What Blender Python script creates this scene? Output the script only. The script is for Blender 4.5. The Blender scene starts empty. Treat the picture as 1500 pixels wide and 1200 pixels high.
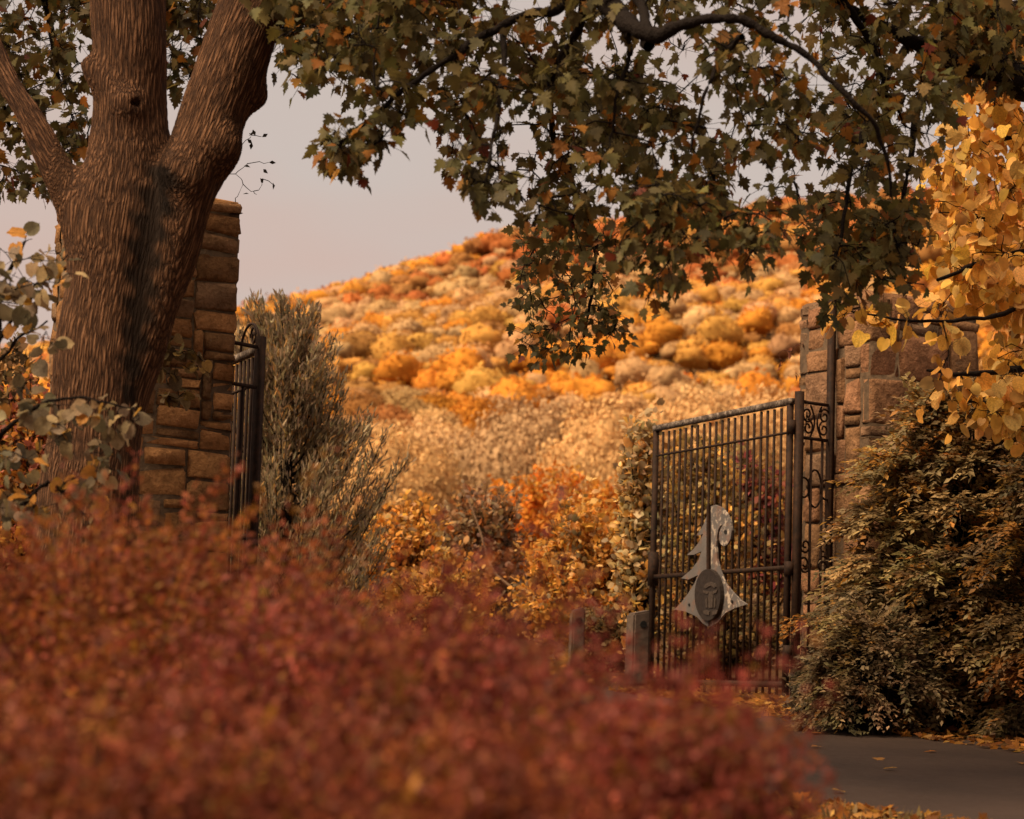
import bpy, bmesh, math, random
import numpy as np
from mathutils import Vector, Matrix

# ------------------------------------------------------------------ camera, world, sun
SC = bpy.context.scene
COL = SC.collection
random.seed(7)
RNG = np.random.default_rng(11)

FPX = 3600.0                       # focal length in photograph pixels (1500 wide)
TH = math.atan(400 / FPX)          # pitch up
RO = 0.03                          # slight roll
CAM = np.array([0.0, 0.0, 1.5])
_F = np.array([0, math.cos(TH), math.sin(TH)])
_R0 = np.array([1.0, 0, 0]); _U0 = np.array([0, -math.sin(TH), math.cos(TH)])
_R = math.cos(RO) * _R0 + math.sin(RO) * _U0
_U = -math.sin(RO) * _R0 + math.cos(RO) * _U0

cd = bpy.data.cameras.new('camera'); cam = bpy.data.objects.new('camera', cd); COL.objects.link(cam)
cd.sensor_width = 36; cd.sensor_fit = 'HORIZONTAL'; cd.lens = 36 * FPX / 1500
cd.clip_start = 0.1; cd.clip_end = 3000
cd.dof.use_dof = True; cd.dof.focus_distance = 21.5; cd.dof.aperture_fstop = 2.4
cd.dof.aperture_blades = 8
m = Matrix.Identity(4)
for i in range(3):
    m[i][0] = _R[i]; m[i][1] = _U[i]; m[i][2] = -_F[i]; m[i][3] = CAM[i]
cam.matrix_world = m
SC.camera = cam

SUN = np.array([-0.52, -0.30, 0.80]); SUN /= np.linalg.norm(SUN)
w = bpy.data.worlds.new('World'); SC.world = w; w.use_nodes = True
nt = w.node_tree; nt.nodes.clear()
N = nt.nodes.new
out = N('ShaderNodeOutputWorld'); bg = N('ShaderNodeBackground'); nt.links.new(bg.outputs[0], out.inputs[0])
sky = N('ShaderNodeTexSky'); sky.sky_type = 'NISHITA'; sky.sun_disc = False
sky.sun_elevation = math.asin(SUN[2]); sky.sun_rotation = math.atan2(SUN[0], SUN[1])
tc = N('ShaderNodeTexCoord'); mp = N('ShaderNodeMapping'); mp.inputs['Scale'].default_value = (3, 3, 9)
nz = N('ShaderNodeTexNoise'); nz.inputs['Scale'].default_value = 1.6; nz.inputs['Detail'].default_value = 3
rp = N('ShaderNodeValToRGB')
rp.color_ramp.elements[0].position = 0.36; rp.color_ramp.elements[0].color = (6.9, 5.05, 4.25, 1)
rp.color_ramp.elements[1].position = 0.62; rp.color_ramp.elements[1].color = (6.6, 5.5, 4.85, 1)
mx = N('ShaderNodeMix'); mx.data_type = 'RGBA'; mx.inputs[0].default_value = 0.92
nt.links.new(tc.outputs['Generated'], mp.inputs[0]); nt.links.new(mp.outputs[0], nz.inputs['Vector'])
nt.links.new(nz.outputs['Fac'], rp.inputs[0])
nt.links.new(sky.outputs[0], mx.inputs[6]); nt.links.new(rp.outputs[0], mx.inputs[7])
nt.links.new(mx.outputs[2], bg.inputs[0]); bg.inputs[1].default_value = 0.055

sl = bpy.data.lights.new('sun', 'SUN'); so = bpy.data.objects.new('sun', sl); COL.objects.link(so)
sl.energy = 4.4; sl.angle = math.radians(38); sl.color = (1.0, 0.80, 0.56)
so.rotation_euler = Vector((-SUN[0], -SUN[1], -SUN[2])).to_track_quat('-Z', 'Y').to_euler()
so.location = (-20, -10, 30)

SC.view_settings.view_transform = 'Standard'; SC.view_settings.look = 'None'
SC.view_settings.exposure = 0.8; SC.view_settings.gamma = 1.0
SC.render.engine = 'CYCLES'
SC.cycles.max_bounces = 5; SC.cycles.diffuse_bounces = 3; SC.cycles.transmission_bounces = 3
SC.cycles.glossy_bounces = 2; SC.cycles.use_denoising = True

# ------------------------------------------------------------------ helpers
def ray(X, Y):
    return _F * FPX + _R * (X - 750) + _U * (600 - Y)

def P(X, Y, d):
    """world point that a photograph pixel shows at distance d in front of the camera"""
    v = ray(X, Y); return CAM + v * (d / v[1])

def PX(p):
    v = np.asarray(p) - CAM; k = FPX / (v @ _F)
    return np.stack([750 + (v @ _R) * k, 600 - (v @ _U) * k], -1)

def srgb(r, g, b):
    f = lambda c: (c / 255 / 12.92) if c <= 10 else ((c / 255 + 0.055) / 1.055) ** 2.4
    return (f(r), f(g), f(b))

HP = np.array([[-60, -3.2], [0, 0], [34, 1.836], [60, 2.1], [100, 4.2], [200, 15.5], [330, 37], [520, 76], [760, 131], [950, 172], [1060, 182], [1500, 150]])
RX = np.array([-600, -220, -107, -3, 50, 119, 198, 380, 760]); RZ = np.array([40, 106, 134, 172, 179, 188, 196, 203, 188.0])
def ground_z(x, y):
    x = np.asarray(x, float); y = np.asarray(y, float)
    # smooth interpolation of the slope profile
    z = np.interp(y, HP[:, 0], HP[:, 1])
    k = np.clip((y - 70) / 380, 0, 1); k = k * k * (3 - 2 * k)
    fx = np.interp(x, RX, RZ) / 172.0
    und = np.sin(x * 0.026 + 1) * np.sin(y * 0.017) * 4.0 * k
    return z * (1 + (fx - 1) * k) + und

def mesh_np(name, verts, faces, tint=None, smooth=False):
    """fast mesh from numpy: faces is (F,k) with a constant k"""
    verts = np.asarray(verts, np.float32); faces = np.asarray(faces, np.int32)
    me = bpy.data.meshes.new(name)
    nf, k = faces.shape
    me.vertices.add(len(verts)); me.vertices.foreach_set('co', verts.ravel())
    me.loops.add(nf * k); me.loops.foreach_set('vertex_index', faces.ravel())
    me.polygons.add(nf)
    me.polygons.foreach_set('loop_start', np.arange(nf, dtype=np.int32) * k)
    me.polygons.foreach_set('loop_total', np.full(nf, k, np.int32))
    if smooth: me.polygons.foreach_set('use_smooth', np.ones(nf, bool))
    me.update(calc_edges=True)
    if tint is not None:
        a = me.color_attributes.new('tint', 'FLOAT_COLOR', 'POINT')
        t = np.ones((len(verts), 4), np.float32); t[:, :3] = tint
        a.data.foreach_set('color', t.ravel())
    return me

def link(name, me, mat, parent=None, loc=None):
    o = bpy.data.objects.new(name, me); COL.objects.link(o)
    if mat is not None and len(me.materials) == 0: me.materials.append(mat)
    if parent is not None:
        o.parent = parent; o.location = -parent.location
    if loc is not None: o.location = loc
    return o

def tag(o, label, cat, group=None, kind=None):
    o['label'] = label; o['category'] = cat
    if group: o['group'] = group
    if kind: o['kind'] = kind
    return o

def thing(name, loc, label, cat, group=None):
    o = bpy.data.objects.new(name, None); COL.objects.link(o); o.location = tuple(float(c) for c in loc)
    o.empty_display_size = 0.2
    return tag(o, label, cat, group)

def unit(v):
    v = np.asarray(v, float); n = np.linalg.norm(v, axis=-1, keepdims=True); n[n == 0] = 1
    return v / n

def tubes(paths, sides=5):
    """paths: list of (pts (n,3), radii (n,)) -> verts, quads"""
    V = []; Fc = []; off = 0
    ang = np.arange(sides) / sides * 2 * np.pi
    for pts, rad in paths:
        pts = np.asarray(pts, float); rad = np.asarray(rad, float); n = len(pts)
        t = unit(np.gradient(pts, axis=0))
        ref = np.where(np.abs(t[:, 2:3]) > 0.9, np.array([[1.0, 0, 0]]), np.array([[0, 0, 1.0]]))
        a = unit(np.cross(t, ref)); b = np.cross(t, a)
        ring = pts[:, None] + rad[:, None, None] * (np.cos(ang)[None, :, None] * a[:, None] + np.sin(ang)[None, :, None] * b[:, None])
        V.append(ring.reshape(-1, 3))
        i = np.arange(n - 1)[:, None] * sides; j = np.arange(sides)[None]; j2 = (j + 1) % sides
        q = np.stack([i + j, i + j2, i + sides + j2, i + sides + j], -1).reshape(-1, 4) + off
        Fc.append(q); off += n * sides
    return np.concatenate(V), np.concatenate(Fc)

def tube_obj(name, paths, mat, parent=None, sides=6, smooth=True):
    v, f = tubes(paths, sides)
    return link(name, mesh_np(name, v, f, smooth=smooth), mat, parent)

def spline(pts, n=8):
    """Catmull-Rom through rows of any width"""
    p = np.asarray(pts, float); p = np.vstack([2 * p[0] - p[1], p, 2 * p[-1] - p[-2]])
    o = []
    t = np.linspace(0, 1, n, endpoint=False)[:, None]
    for i in range(1, len(p) - 2):
        a, b, c, d = p[i - 1], p[i], p[i + 1], p[i + 2]
        o.append(0.5 * (2 * b + (c - a) * t + (2 * a - 5 * b + 4 * c - d) * t ** 2 + (3 * b - a - 3 * c + d) * t ** 3))
    o.append(p[-2][None]); return np.vstack(o)

# ------------------------------------------------------------------ materials
class Mat:
    def __init__(s, name):
        s.m = bpy.data.materials.new(name); s.m.use_nodes = True; s.t = s.m.node_tree; s.t.nodes.clear()
        s.out = s.n('ShaderNodeOutputMaterial')
    def n(s, t, **kw):
        x = s.t.nodes.new(t)
        for k, v in kw.items(): setattr(x, k, v)
        return x
    def l(s, a, b): s.t.links.new(a, b)
    def noise(s, vec, scale, detail=4, rough=0.6):
        x = s.n('ShaderNodeTexNoise'); x.inputs['Scale'].default_value = scale
        x.inputs['Detail'].default_value = detail; x.inputs['Roughness'].default_value = rough
        if vec is not None: s.l(vec, x.inputs['Vector'])
        return x.outputs['Fac']
    def ramp(s, fac, stops):
        x = s.n('ShaderNodeValToRGB'); e = x.color_ramp.elements
        while len(e) < len(stops): e.new(0.5)
        for q, (p, c) in zip(e, stops): q.position = p; q.color = (*c, 1)
        s.l(fac, x.inputs[0]); return x.outputs[0]
    def mix(s, a, b, fac, mode='MIX'):
        x = s.n('ShaderNodeMix', data_type='RGBA', blend_type=mode)
        for sock, v in ((x.inputs[6], a), (x.inputs[7], b), (x.inputs[0], fac)):
            if hasattr(v, 'is_output'): s.l(v, sock)
            elif isinstance(v, tuple): sock.default_value = (*v, 1)
            else: sock.default_value = v
        return x.outputs[2]
    def math(s, op, a, b=0.0):
        x = s.n('ShaderNodeMath', operation=op)
        for sock, v in ((x.inputs[0], a), (x.inputs[1], b)):
            if hasattr(v, 'is_output'): s.l(v, sock)
            else: sock.default_value = v
        return x.outputs[0]
    def obj(s):
        return s.n('ShaderNodeTexCoord').outputs['Object']
    def scaled(s, vec, sc, loc=None):
        x = s.n('ShaderNodeMapping'); x.inputs['Scale'].default_value = sc; s.l(vec, x.inputs[0])
        if loc is not None: s.l(loc, x.inputs['Location'])
        return x.outputs[0]
    def bump(s, h, dist, strength=1.0):
        x = s.n('ShaderNodeBump'); x.inputs['Distance'].default_value = dist; x.inputs['Strength'].default_value = strength
        s.l(h, x.inputs['Height']); return x.outputs[0]
    def principled(s, col, rough=0.8, normal=None, metal=0.0, spec=0.3):
        x = s.n('ShaderNodeBsdfPrincipled')
        if hasattr(col, 'is_output'): s.l(col, x.inputs['Base Color'])
        else: x.inputs['Base Color'].default_value = (*col, 1)
        if hasattr(rough, 'is_output'): s.l(rough, x.inputs['Roughness'])
        else: x.inputs['Roughness'].default_value = rough
        x.inputs['Metallic'].default_value = metal; x.inputs['Specular IOR Level'].default_value = spec
        if normal is not None: s.l(normal, x.inputs['Normal'])
        return x.outputs[0]
    def finish(s, sh): s.l(sh, s.out.inputs['Surface']); return s.m

def leaf_material(name, trans=0.35, rough=0.65, use_obj=False, spec=0.25):
    M = Mat(name)
    a = M.n('ShaderNodeVertexColor', layer_name='tint')
    c = a.outputs[0]
    if use_obj:
        oi = M.n('ShaderNodeObjectInfo'); c = M.mix(c, oi.outputs['Color'], 1.0, 'MULTIPLY')
    nzv = M.noise(M.obj(), 9.0, 2)
    c = M.mix(c, M.ramp(nzv, [(0.3, (0.72, 0.70, 0.66)), (0.7, (1.25, 1.2, 1.1))]), 1.0, 'MULTIPLY')
    p = M.principled(c, rough, spec=spec)
    t = M.n('ShaderNodeBsdfTranslucent'); M.l(c, t.inputs[0])
    x = M.n('ShaderNodeMixShader'); x.inputs[0].default_value = trans
    M.l(p, x.inputs[1]); M.l(t.outputs[0], x.inputs[2])
    return M.finish(x.outputs[0])

LEAF = leaf_material('leaf_blade', 0.45)
FAR = leaf_material('far_foliage', 0.2, 0.9, True, 0.1)

def bark_material(name, c0, c1, c2, disp):
    M = Mat(name)
    a = M.n('ShaderNodeAttribute', attribute_name='bark').outputs['Vector']
    wob = M.noise(M.scaled(a, (3, 3, 1.0)), 1.0, 3)
    # vertical plates: stretched voronoi, warped
    wv = M.n('ShaderNodeVectorMath', operation='MULTIPLY_ADD')
    nn = M.n('ShaderNodeTexNoise'); nn.inputs['Scale'].default_value = 2.2; nn.inputs['Detail'].default_value = 4
    M.l(a, nn.inputs['Vector']); M.l(nn.outputs['Color'], wv.inputs[0]); wv.inputs[1].default_value = (0.055, 0.055, 0.12); M.l(a, wv.inputs[2])
    vo = M.n('ShaderNodeTexVoronoi', feature='DISTANCE_TO_EDGE'); vo.inputs['Scale'].default_value = 1.0
    M.l(M.scaled(wv.outputs[0], (46, 46, 3.4)), vo.inputs['Vector'])
    vo2 = M.n('ShaderNodeTexVoronoi', feature='DISTANCE_TO_EDGE'); vo2.inputs['Scale'].default_value = 1.0
    M.l(M.scaled(wv.outputs[0], (100, 100, 8.0)), vo2.inputs['Vector'])
    fine = M.noise(M.scaled(a, (120, 120, 22)), 1.0, 5, 0.7)
    r1 = M.n('ShaderNodeMapRange'); M.l(vo.outputs[0], r1.inputs[0]); r1.inputs[1].default_value = 0.0; r1.inputs[2].default_value = 0.35
    r2 = M.n('ShaderNodeMapRange'); M.l(vo2.outputs[0], r2.inputs[0]); r2.inputs[1].default_value = 0.0; r2.inputs[2].default_value = 0.4
    h = M.math('ADD', M.math('MULTIPLY', r1.outputs[0], 0.62), M.math('ADD', M.math('MULTIPLY', r2.outputs[0], 0.28), M.math('MULTIPLY', fine, 0.5)))
    col = M.ramp(h, [(0.22, c0), (0.58, c1), (1.0, c2)])
    big = M.noise(a, 2.3, 4)
    col = M.mix(col, M.ramp(big, [(0.3, (0.68, 0.62, 0.58)), (0.7, (1.2, 1.15, 1.1))]), 1.0, 'MULTIPLY')
    stain = M.n('ShaderNodeAttribute', attribute_name='stain').outputs['Fac']
    col = M.mix(col, (0.016, 0.009, 0.005), stain)
    sh = M.principled(col, 0.9, M.bump(h, disp, 1.0), spec=0.15)
    d = M.n('ShaderNodeDisplacement'); d.inputs['Scale'].default_value = disp; d.inputs['Midlevel'].default_value = 0.6
    M.l(h, d.inputs['Height']); M.l(d.outputs[0], M.out.inputs['Displacement'])
    M.m.displacement_method = 'BOTH'
    return M.finish(sh)

BARK = bark_material('maple_bark', (0.020, 0.010, 0.006), (0.092, 0.044, 0.021), (0.21, 0.106, 0.054), 0.009)

def twig_material(name, col):
    M = Mat(name); o = M.obj()
    n1 = M.noise(o, 40, 3)
    c = M.mix(tuple(x * 0.6 for x in col), tuple(x * 1.35 for x in col), n1)
    return M.finish(M.principled(c, 0.85, M.bump(n1, 0.02), spec=0.1))
TWIG = twig_material('twig_bark', (0.010, 0.006, 0.004))
TWIG_RED = twig_material('reddish_twig', (0.10, 0.035, 0.022))
TWIG_PALE = twig_material('pale_twig', (0.25, 0.15, 0.085))

def stone_material(name, stops):
    M = Mat(name); oi = M.n('ShaderNodeObjectInfo')
    o = M.obj()
    off = M.n('ShaderNodeVectorMath', operation='SCALE'); off.inputs[0].default_value = (31, 17, 53); M.l(oi.outputs['Random'], off.inputs['Scale'])
    v = M.scaled(o, (1, 1, 1), off.outputs[0])
    base = M.ramp(oi.outputs['Random'], stops)
    n1 = M.noise(v, 5.0, 6, 0.65); n2 = M.noise(v, 26, 5, 0.7); n3 = M.noise(v, 2.0, 3)
    c = M.mix(base, M.ramp(n1, [(0.28, (0.42, 0.38, 0.34)), (0.72, (1.4, 1.32, 1.22))]), 1.0, 'MULTIPLY')
    c = M.mix(c, M.ramp(n2, [(0.25, (0.6, 0.56, 0.54)), (0.75, (1.25, 1.22, 1.2))]), 1.0, 'MULTIPLY')
    lich = M.ramp(M.noise(v, 11, 6, 0.75), [(0.60, (0, 0, 0)), (0.70, (1, 1, 1))])
    c = M.mix(c, (0.20, 0.16, 0.115), M.math('MULTIPLY', lich, 0.35))
    h = M.math('ADD', M.math('MULTIPLY', n1, 0.9), M.math('ADD', M.math('MULTIPLY', n2, 0.35), M.math('MULTIPLY', n3, 0.6)))
    return M.finish(M.principled(c, 0.92, M.bump(h, 0.085, 1.0), spec=0.12))
STONE_L = stone_material('fieldstone_brown', [(0.0, (0.16, 0.095, 0.048)), (0.35, (0.34, 0.18, 0.074)), (0.7, (0.44, 0.235, 0.10)), (1.0, (0.24, 0.155, 0.092))])
STONE_R = stone_material('fieldstone_pinkish', [(0.0, (0.15, 0.088, 0.046)), (0.4, (0.27, 0.150, 0.076)), (0.7, (0.31, 0.160, 0.088)), (1.0, (0.20, 0.130, 0.080))])

def simple(name, c0, c1, scale, rough=0.85, bump=0.01, detail=5, metal=0.0, spec=0.25):
    M = Mat(name); o = M.obj(); n1 = M.noise(o, scale, detail, 0.65)
    c = M.ramp(n1, [(0.3, c0), (0.7, c1)])
    return M.finish(M.principled(c, rough, M.bump(n1, bump), metal, spec))
MORTAR = simple('mortar', (0.05, 0.030, 0.016), (0.115, 0.068, 0.036), 14, 0.95, 0.02)
IRON = simple('rusty_black_iron', (0.010, 0.006, 0.004), (0.040, 0.018, 0.009), 18, 0.75, 0.004, 6, 0.0, 0.12)

def lichen_iron():
    M = Mat('lichen_iron'); o = M.obj(); n1 = M.noise(o, 22, 6, 0.7); n2 = M.noise(o, 60, 3)
    c = M.ramp(n1, [(0.42, (0.045, 0.030, 0.022)), (0.52, (0.10, 0.072, 0.052)), (0.60, (0.24, 0.18, 0.135))])
    return M.finish(M.principled(c, 0.85, M.bump(n1, 0.01), spec=0.2))
LICHEN = lichen_iron()
def emblem_mat(name, lich):
    M = Mat(name); o = M.obj(); n1 = M.noise(o, 13, 7, 0.72); n2 = M.noise(o, 3, 3)
    c = M.ramp(n2, [(0.3, (0.075, 0.063, 0.056)), (0.7, (0.12, 0.100, 0.088))])
    k = M.ramp(n1, [(lich, (0, 0, 0)), (lich + 0.06, (1, 1, 1))])
    c = M.mix(c, (0.17, 0.085, 0.052), M.ramp(M.noise(o, 7, 5), [(0.52, (0, 0, 0)), (0.66, (0.7, 0.7, 0.7))]))
    c = M.mix(c, (0.36, 0.28, 0.21), k)
    return M.finish(M.principled(c, 0.7, M.bump(n1, 0.006), 0.0, 0.3))
EMB_L = emblem_mat('grey_plate', 0.66); EMB_R = emblem_mat('lichened_plate', 0.53)
BRONZE = simple('dark_bronze', (0.018, 0.012, 0.009), (0.038, 0.026, 0.019), 25, 0.5, 0.004, 4, 0.3, 0.4)

def asphalt():
    M = Mat('asphalt'); o = M.obj(); n1 = M.noise(o, 160, 3, 0.7); n2 = M.noise(o, 0.9, 4); n3 = M.noise(o, 14, 4)
    c = M.ramp(n1, [(0.3, (0.030, 0.019, 0.014)), (0.75, (0.062, 0.040, 0.030))])
    c = M.mix(c, M.ramp(n2, [(0.3, (0.8, 0.78, 0.76)), (0.7, (1.25, 1.2, 1.15))]), 1.0, 'MULTIPLY')
    return M.finish(M.principled(c, M.ramp(n3, [(0.3, (0.7,) * 3), (0.7, (0.9,) * 3)]), M.bump(n1, 0.006), spec=0.15))
ASPH = asphalt()
def soil():
    M = Mat('soil_and_litter'); o = M.obj(); n1 = M.noise(o, 6, 8, 0.75); n2 = M.noise(o, 0.25, 4); n3 = M.noise(o, 38, 4, 0.7)
    c = M.ramp(n1, [(0.3, (0.030, 0.016, 0.008)), (0.55, (0.085, 0.044, 0.018)), (0.75, (0.17, 0.085, 0.030))])
    c = M.mix(c, M.ramp(n2, [(0.3, (0.75, 0.72, 0.6)), (0.7, (1.2, 1.1, 0.9))]), 1.0, 'MULTIPLY')
    return M.finish(M.principled(c, 0.95, M.bump(n3, 0.03), spec=0.1))
SOIL = soil()
WOOD = simple('weathered_post', (0.045, 0.030, 0.021), (0.12, 0.080, 0.056), 9, 0.9, 0.012)
DARKHOLE = simple('dark_hole_disc', (0.006, 0.005, 0.004), (0.012, 0.010, 0.008), 20)  # near-black colour carries the shade inside holes; bolts share it

# ------------------------------------------------------------------ setting: ground, road
def build_ground():
    ys = np.concatenate([np.arange(-40, 60, 2.0), np.arange(60, 200, 6.0), np.arange(200, 1501, 20.0)])
    xs = np.concatenate([np.arange(-840, -60, 20.0), np.arange(-60, 61, 3.0), np.arange(80, 841, 20.0)])
    X, Y = np.meshgrid(xs, ys); Z = ground_z(X, Y)
    V = np.stack([X, Y, Z], -1).reshape(-1, 3)
    nx = len(xs); i, j = np.meshgrid(np.arange(len(ys) - 1), np.arange(nx - 1), indexing='ij')
    a = (i * nx + j).ravel(); f = np.stack([a, a + 1, a + nx + 1, a + nx], -1)
    o = link('ground', mesh_np('ground', V, f, smooth=True), SOIL); o['kind'] = 'structure'
build_ground()

ROAD_R = spline([(16, 6), (10.5, 11.2), (6.6, 15.8), (4.3, 20.0), (2.75, 23.6), (2.05, 25.6), (0.6, 28.2), (-2.4, 32.0)], 8)
ROAD_L = spline([(8, 2.5), (5.2, 8.6), (3.4, 12.6), (1.75, 14.8), (0.2, 17.0), (-1.2, 20.3), (-2.0, 22.2), (-5.6, 28.6)], 8)
def build_road():
    k = 9; n = len(ROAD_R); V = []
    for i in range(n):
        for j in range(k):
            s = j / (k - 1); p = ROAD_L[i] * (1 - s) + ROAD_R[i] * s
            jit = 0.05 * math.sin(i * 2.1 + j) if j in (0, k - 1) else 0
            V.append((p[0] + jit, p[1], float(ground_z(p[0], p[1])) + 0.012))
    f = [(i * k + j, i * k + j + 1, (i + 1) * k + j + 1, (i + 1) * k + j) for i in range(n - 1) for j in range(k - 1)]
    o = link('road', mesh_np('road', V, f, smooth=True), ASPH); o['kind'] = 'structure'
build_road()

# ------------------------------------------------------------------ leaf templates
def maple_leaf():
    half = [(0.03, -0.02), (0.20, -0.10), (0.17, 0.02), (0.42, 0.02), (0.33, 0.14), (0.56, 0.30), (0.36, 0.35), (0.40, 0.50), (0.20, 0.44), (0.27, 0.68), (0.13, 0.72), (0.0, 1.0)]
    pts = half + [(-x, y) for x, y in reversed(half[:-1])]
    v = [(0.0, 0.25, 0.0)] + [(x, y, 0.12 * abs(x) - 0.10 * y * y) for x, y in pts]
    n = len(pts)
    return np.array(v), np.array([(0, 1 + i, 1 + (i + 1) % n) for i in range(n)])
def heart_leaf():
    half = [(0.0, 0.0), (0.14, -0.10), (0.33, -0.05), (0.46, 0.18), (0.46, 0.45), (0.36, 0.69), (0.20, 0.84), (0.06, 0.91), (0.0, 0.97)]
    pts = half + [(-x, y) for x, y in reversed(half[1:-1])]
    v = [(0.0, 0.38, -0.03)] + [(x, y, 0.20 * abs(x) - 0.16 * y * y) for x, y in pts]
    n = len(pts)
    return np.array(v), np.array([(0, 1 + i, 1 + (i + 1) % n) for i in range(n)])
def small_leaf():
    v = [(0, 0, 0), (0.28, 0.45, 0.08), (0, 1, -0.08), (-0.28, 0.45, 0.08)]
    return np.array(v, float), np.array([(0, 1, 2), (0, 2, 3)])
def needle_leaf():
    v = [(-0.06, 0, 0), (0.06, 0, 0), (0.10, 0.6, 0.02), (0, 1, 0), (-0.10, 0.6, 0.02)]
    return np.array(v, float), np.array([(0, 1, 2), (0, 2, 4), (4, 2, 3)])
def oval_leaf():
    v = [(0, 0, 0), (0.32, 0.30, 0.07), (0.26, 0.72, 0.03), (0, 0.98, -0.08), (-0.26, 0.72, 0.03), (-0.32, 0.30, 0.07)]
    return np.array(v, float), np.array([(0, 1, 5), (1, 2, 4), (1, 4, 5), (2, 3, 4)])
OVAL = oval_leaf()
MAPLE, HEART, SMALL, NEEDLE = maple_leaf(), heart_leaf(), small_leaf(), needle_leaf()

def frames(tip, nrm):
    y = unit(tip); x = unit(np.cross(y, nrm)); z = np.cross(x, y); return x, y, z

def leaf_batch(tmpl, pos, tip, nrm, size, cols):
    v, f = tmpl; n = len(pos); x, y, z = frames(tip, nrm)
    s = np.asarray(size)[:, None, None]
    V = pos[:, None] + s * (v[None, :, 0:1] * x[:, None] + v[None, :, 1:2] * y[:, None] + v[None, :, 2:3] * z[:, None])
    Fc = (f[None] + (np.arange(n) * len(v))[:, None, None]).reshape(-1, 3)
    return V.reshape(-1, 3), Fc, np.repeat(cols, len(v), axis=0)

def pick(pal, n):
    """palette rows: (weight, (r,g,b)) -> n jittered colours"""
    wts = np.array([p[0] for p in pal], float); wts /= wts.sum()
    c = np.array([p[1] for p in pal]); i = RNG.choice(len(pal), n, p=wts)
    return c[i] * np.exp(RNG.normal(0, 0.22, (n, 1))) * np.exp(RNG.normal(0, 0.06, (n, 3)))

def in_frame(p, m=0):
    q = PX(p); return (q[:, 0] > -m) & (q[:, 0] < 1500 + m) & (q[:, 1] > -m) & (q[:, 1] < 1200 + m)

def foliage(root, tmpl, pos, tip, nrm, size, cols, parts=300, mat=None):
    """the leaves that show largest become leaf objects, the rest one crown part"""
    mat = mat or LEAF
    n = len(pos); keep = np.ones(n, bool)
    if parts:
        vis = in_frame(pos); sc = np.where(vis, size / np.maximum(pos[:, 1], 1), -1)
        best = np.argsort(-sc)[:parts]; best = best[sc[best] > 0]
        keep[best] = False
        meshes = []
        for k in range(min(14, max(1, len(best)))):
            c = cols[best[RNG.integers(len(best))]] if len(best) else cols[0]
            v, f = tmpl; vv = v.copy(); vv[:, 2] += RNG.normal(0, 0.05, len(v))
            me = mesh_np('leaf', vv, f, np.tile(c, (len(v), 1))); me.materials.append(mat); meshes.append(me)
        x, y, z = frames(tip, nrm)
        for i in best:
            o = bpy.data.objects.new('leaf', meshes[int(RNG.integers(len(meshes)))]); COL.objects.link(o); o.parent = root
            s = float(size[i]); mm = Matrix.Identity(4)
            for r in range(3):
                mm[r][0] = x[i][r] * s; mm[r][1] = y[i][r] * s; mm[r][2] = z[i][r] * s; mm[r][3] = pos[i][r] - root.location[r]
            o.matrix_local = mm
    if keep.any():
        V, F_, T = leaf_batch(tmpl, pos[keep], tip[keep], nrm[keep], size[keep], cols[keep])
        o = link('crown', mesh_np('crown', V, F_, T), mat, root); o['kind'] = 'stuff'

# ------------------------------------------------------------------ growing twigs to targets
def grow(skel, targets, sag=0.12, jit=0.04, maxlen=1.6):
    """connect every target to the nearest point of a growing skeleton; returns twig paths"""
    nodes = np.array(skel, float); paths = []
    tg = np.array(targets, float)
    d0 = np.array([np.min(np.linalg.norm(nodes - t, axis=1)) for t in tg])
    for k in np.argsort(d0):
        t = tg[k]; dd = np.linalg.norm(nodes - t, axis=1) + 0.35 * np.maximum(t[2] - nodes[:, 2], 0)
        a = nodes[np.argmin(dd)]; L = np.linalg.norm(t - a)
        if L < 1e-3 or L > maxlen * 2.5: continue
        n = max(4, int(L / 0.09) + 1); s = np.linspace(0, 1, n)[:, None]
        p = a * (1 - s) + t * s
        p[:, 2:3] += sag * L * 4 * s * (1 - s)
        wob = np.cumsum(RNG.normal(0, jit * L / n, (n, 3)), axis=0); p += wob * (s * (1 - s) * 4)
        paths.append(p); nodes = np.vstack([nodes, p[1:]])
    return paths

PET = []; PET_ALL = []
def petioles(root):
    tube_obj('petioles', PET_ALL, TWIG, root, 3)['kind'] = 'stuff'; PET_ALL.clear()
def spray(paths, per, size, spread, tail=0.45, down=0.7, petiole=0.07):
    pos, tip, nrm = [], [], []; PET.clear()
    for p in paths:
        seg = np.linalg.norm(np.diff(p, axis=0), axis=1); cum = np.concatenate([[0], np.cumsum(seg)]); L = cum[-1]
        m_ = max(2, int(RNG.poisson(per)))
        st = L - np.minimum(RNG.random(m_) ** 1.3 * tail, L * 0.95)
        q = np.stack([np.interp(st, cum, p[:, c]) for c in range(3)], -1)
        d = unit(p[-1] - p[max(0, len(p) - 4)])
        o = unit(RNG.normal(0, 1, (m_, 3)) + d * 0.5 + np.array([0, 0, -0.35]))
        pos.append(q + o * (petiole + RNG.random((m_, 1)) * spread)); PET.extend((np.array([u_, v_]), np.array([0.0022, 0.0016])) for u_, v_ in zip(q, pos[-1]))
        tip.append(unit(o * 0.7 + RNG.normal(0, 0.45, (m_, 3)) + np.array([0, 0, -down])))
        nrm.append(unit(RNG.normal(0, 0.75, (m_, 3)) + np.array([-0.1, -0.35, 0.75])))
    pos = np.vstack(pos); tip = np.vstack(tip); nrm = np.vstack(nrm)
    PET_ALL.extend(PET)
    return pos, tip, nrm, size * np.exp(np.clip(RNG.normal(0, 0.22, len(pos)), -0.4, 0.3))

def twig_paths(paths, r0, r1):
    return [(p, np.linspace(r0 if np.linalg.norm(p[-1] - p[0]) > 0.5 else r0 * 0.6, r1, len(p))) for p in paths]

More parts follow.
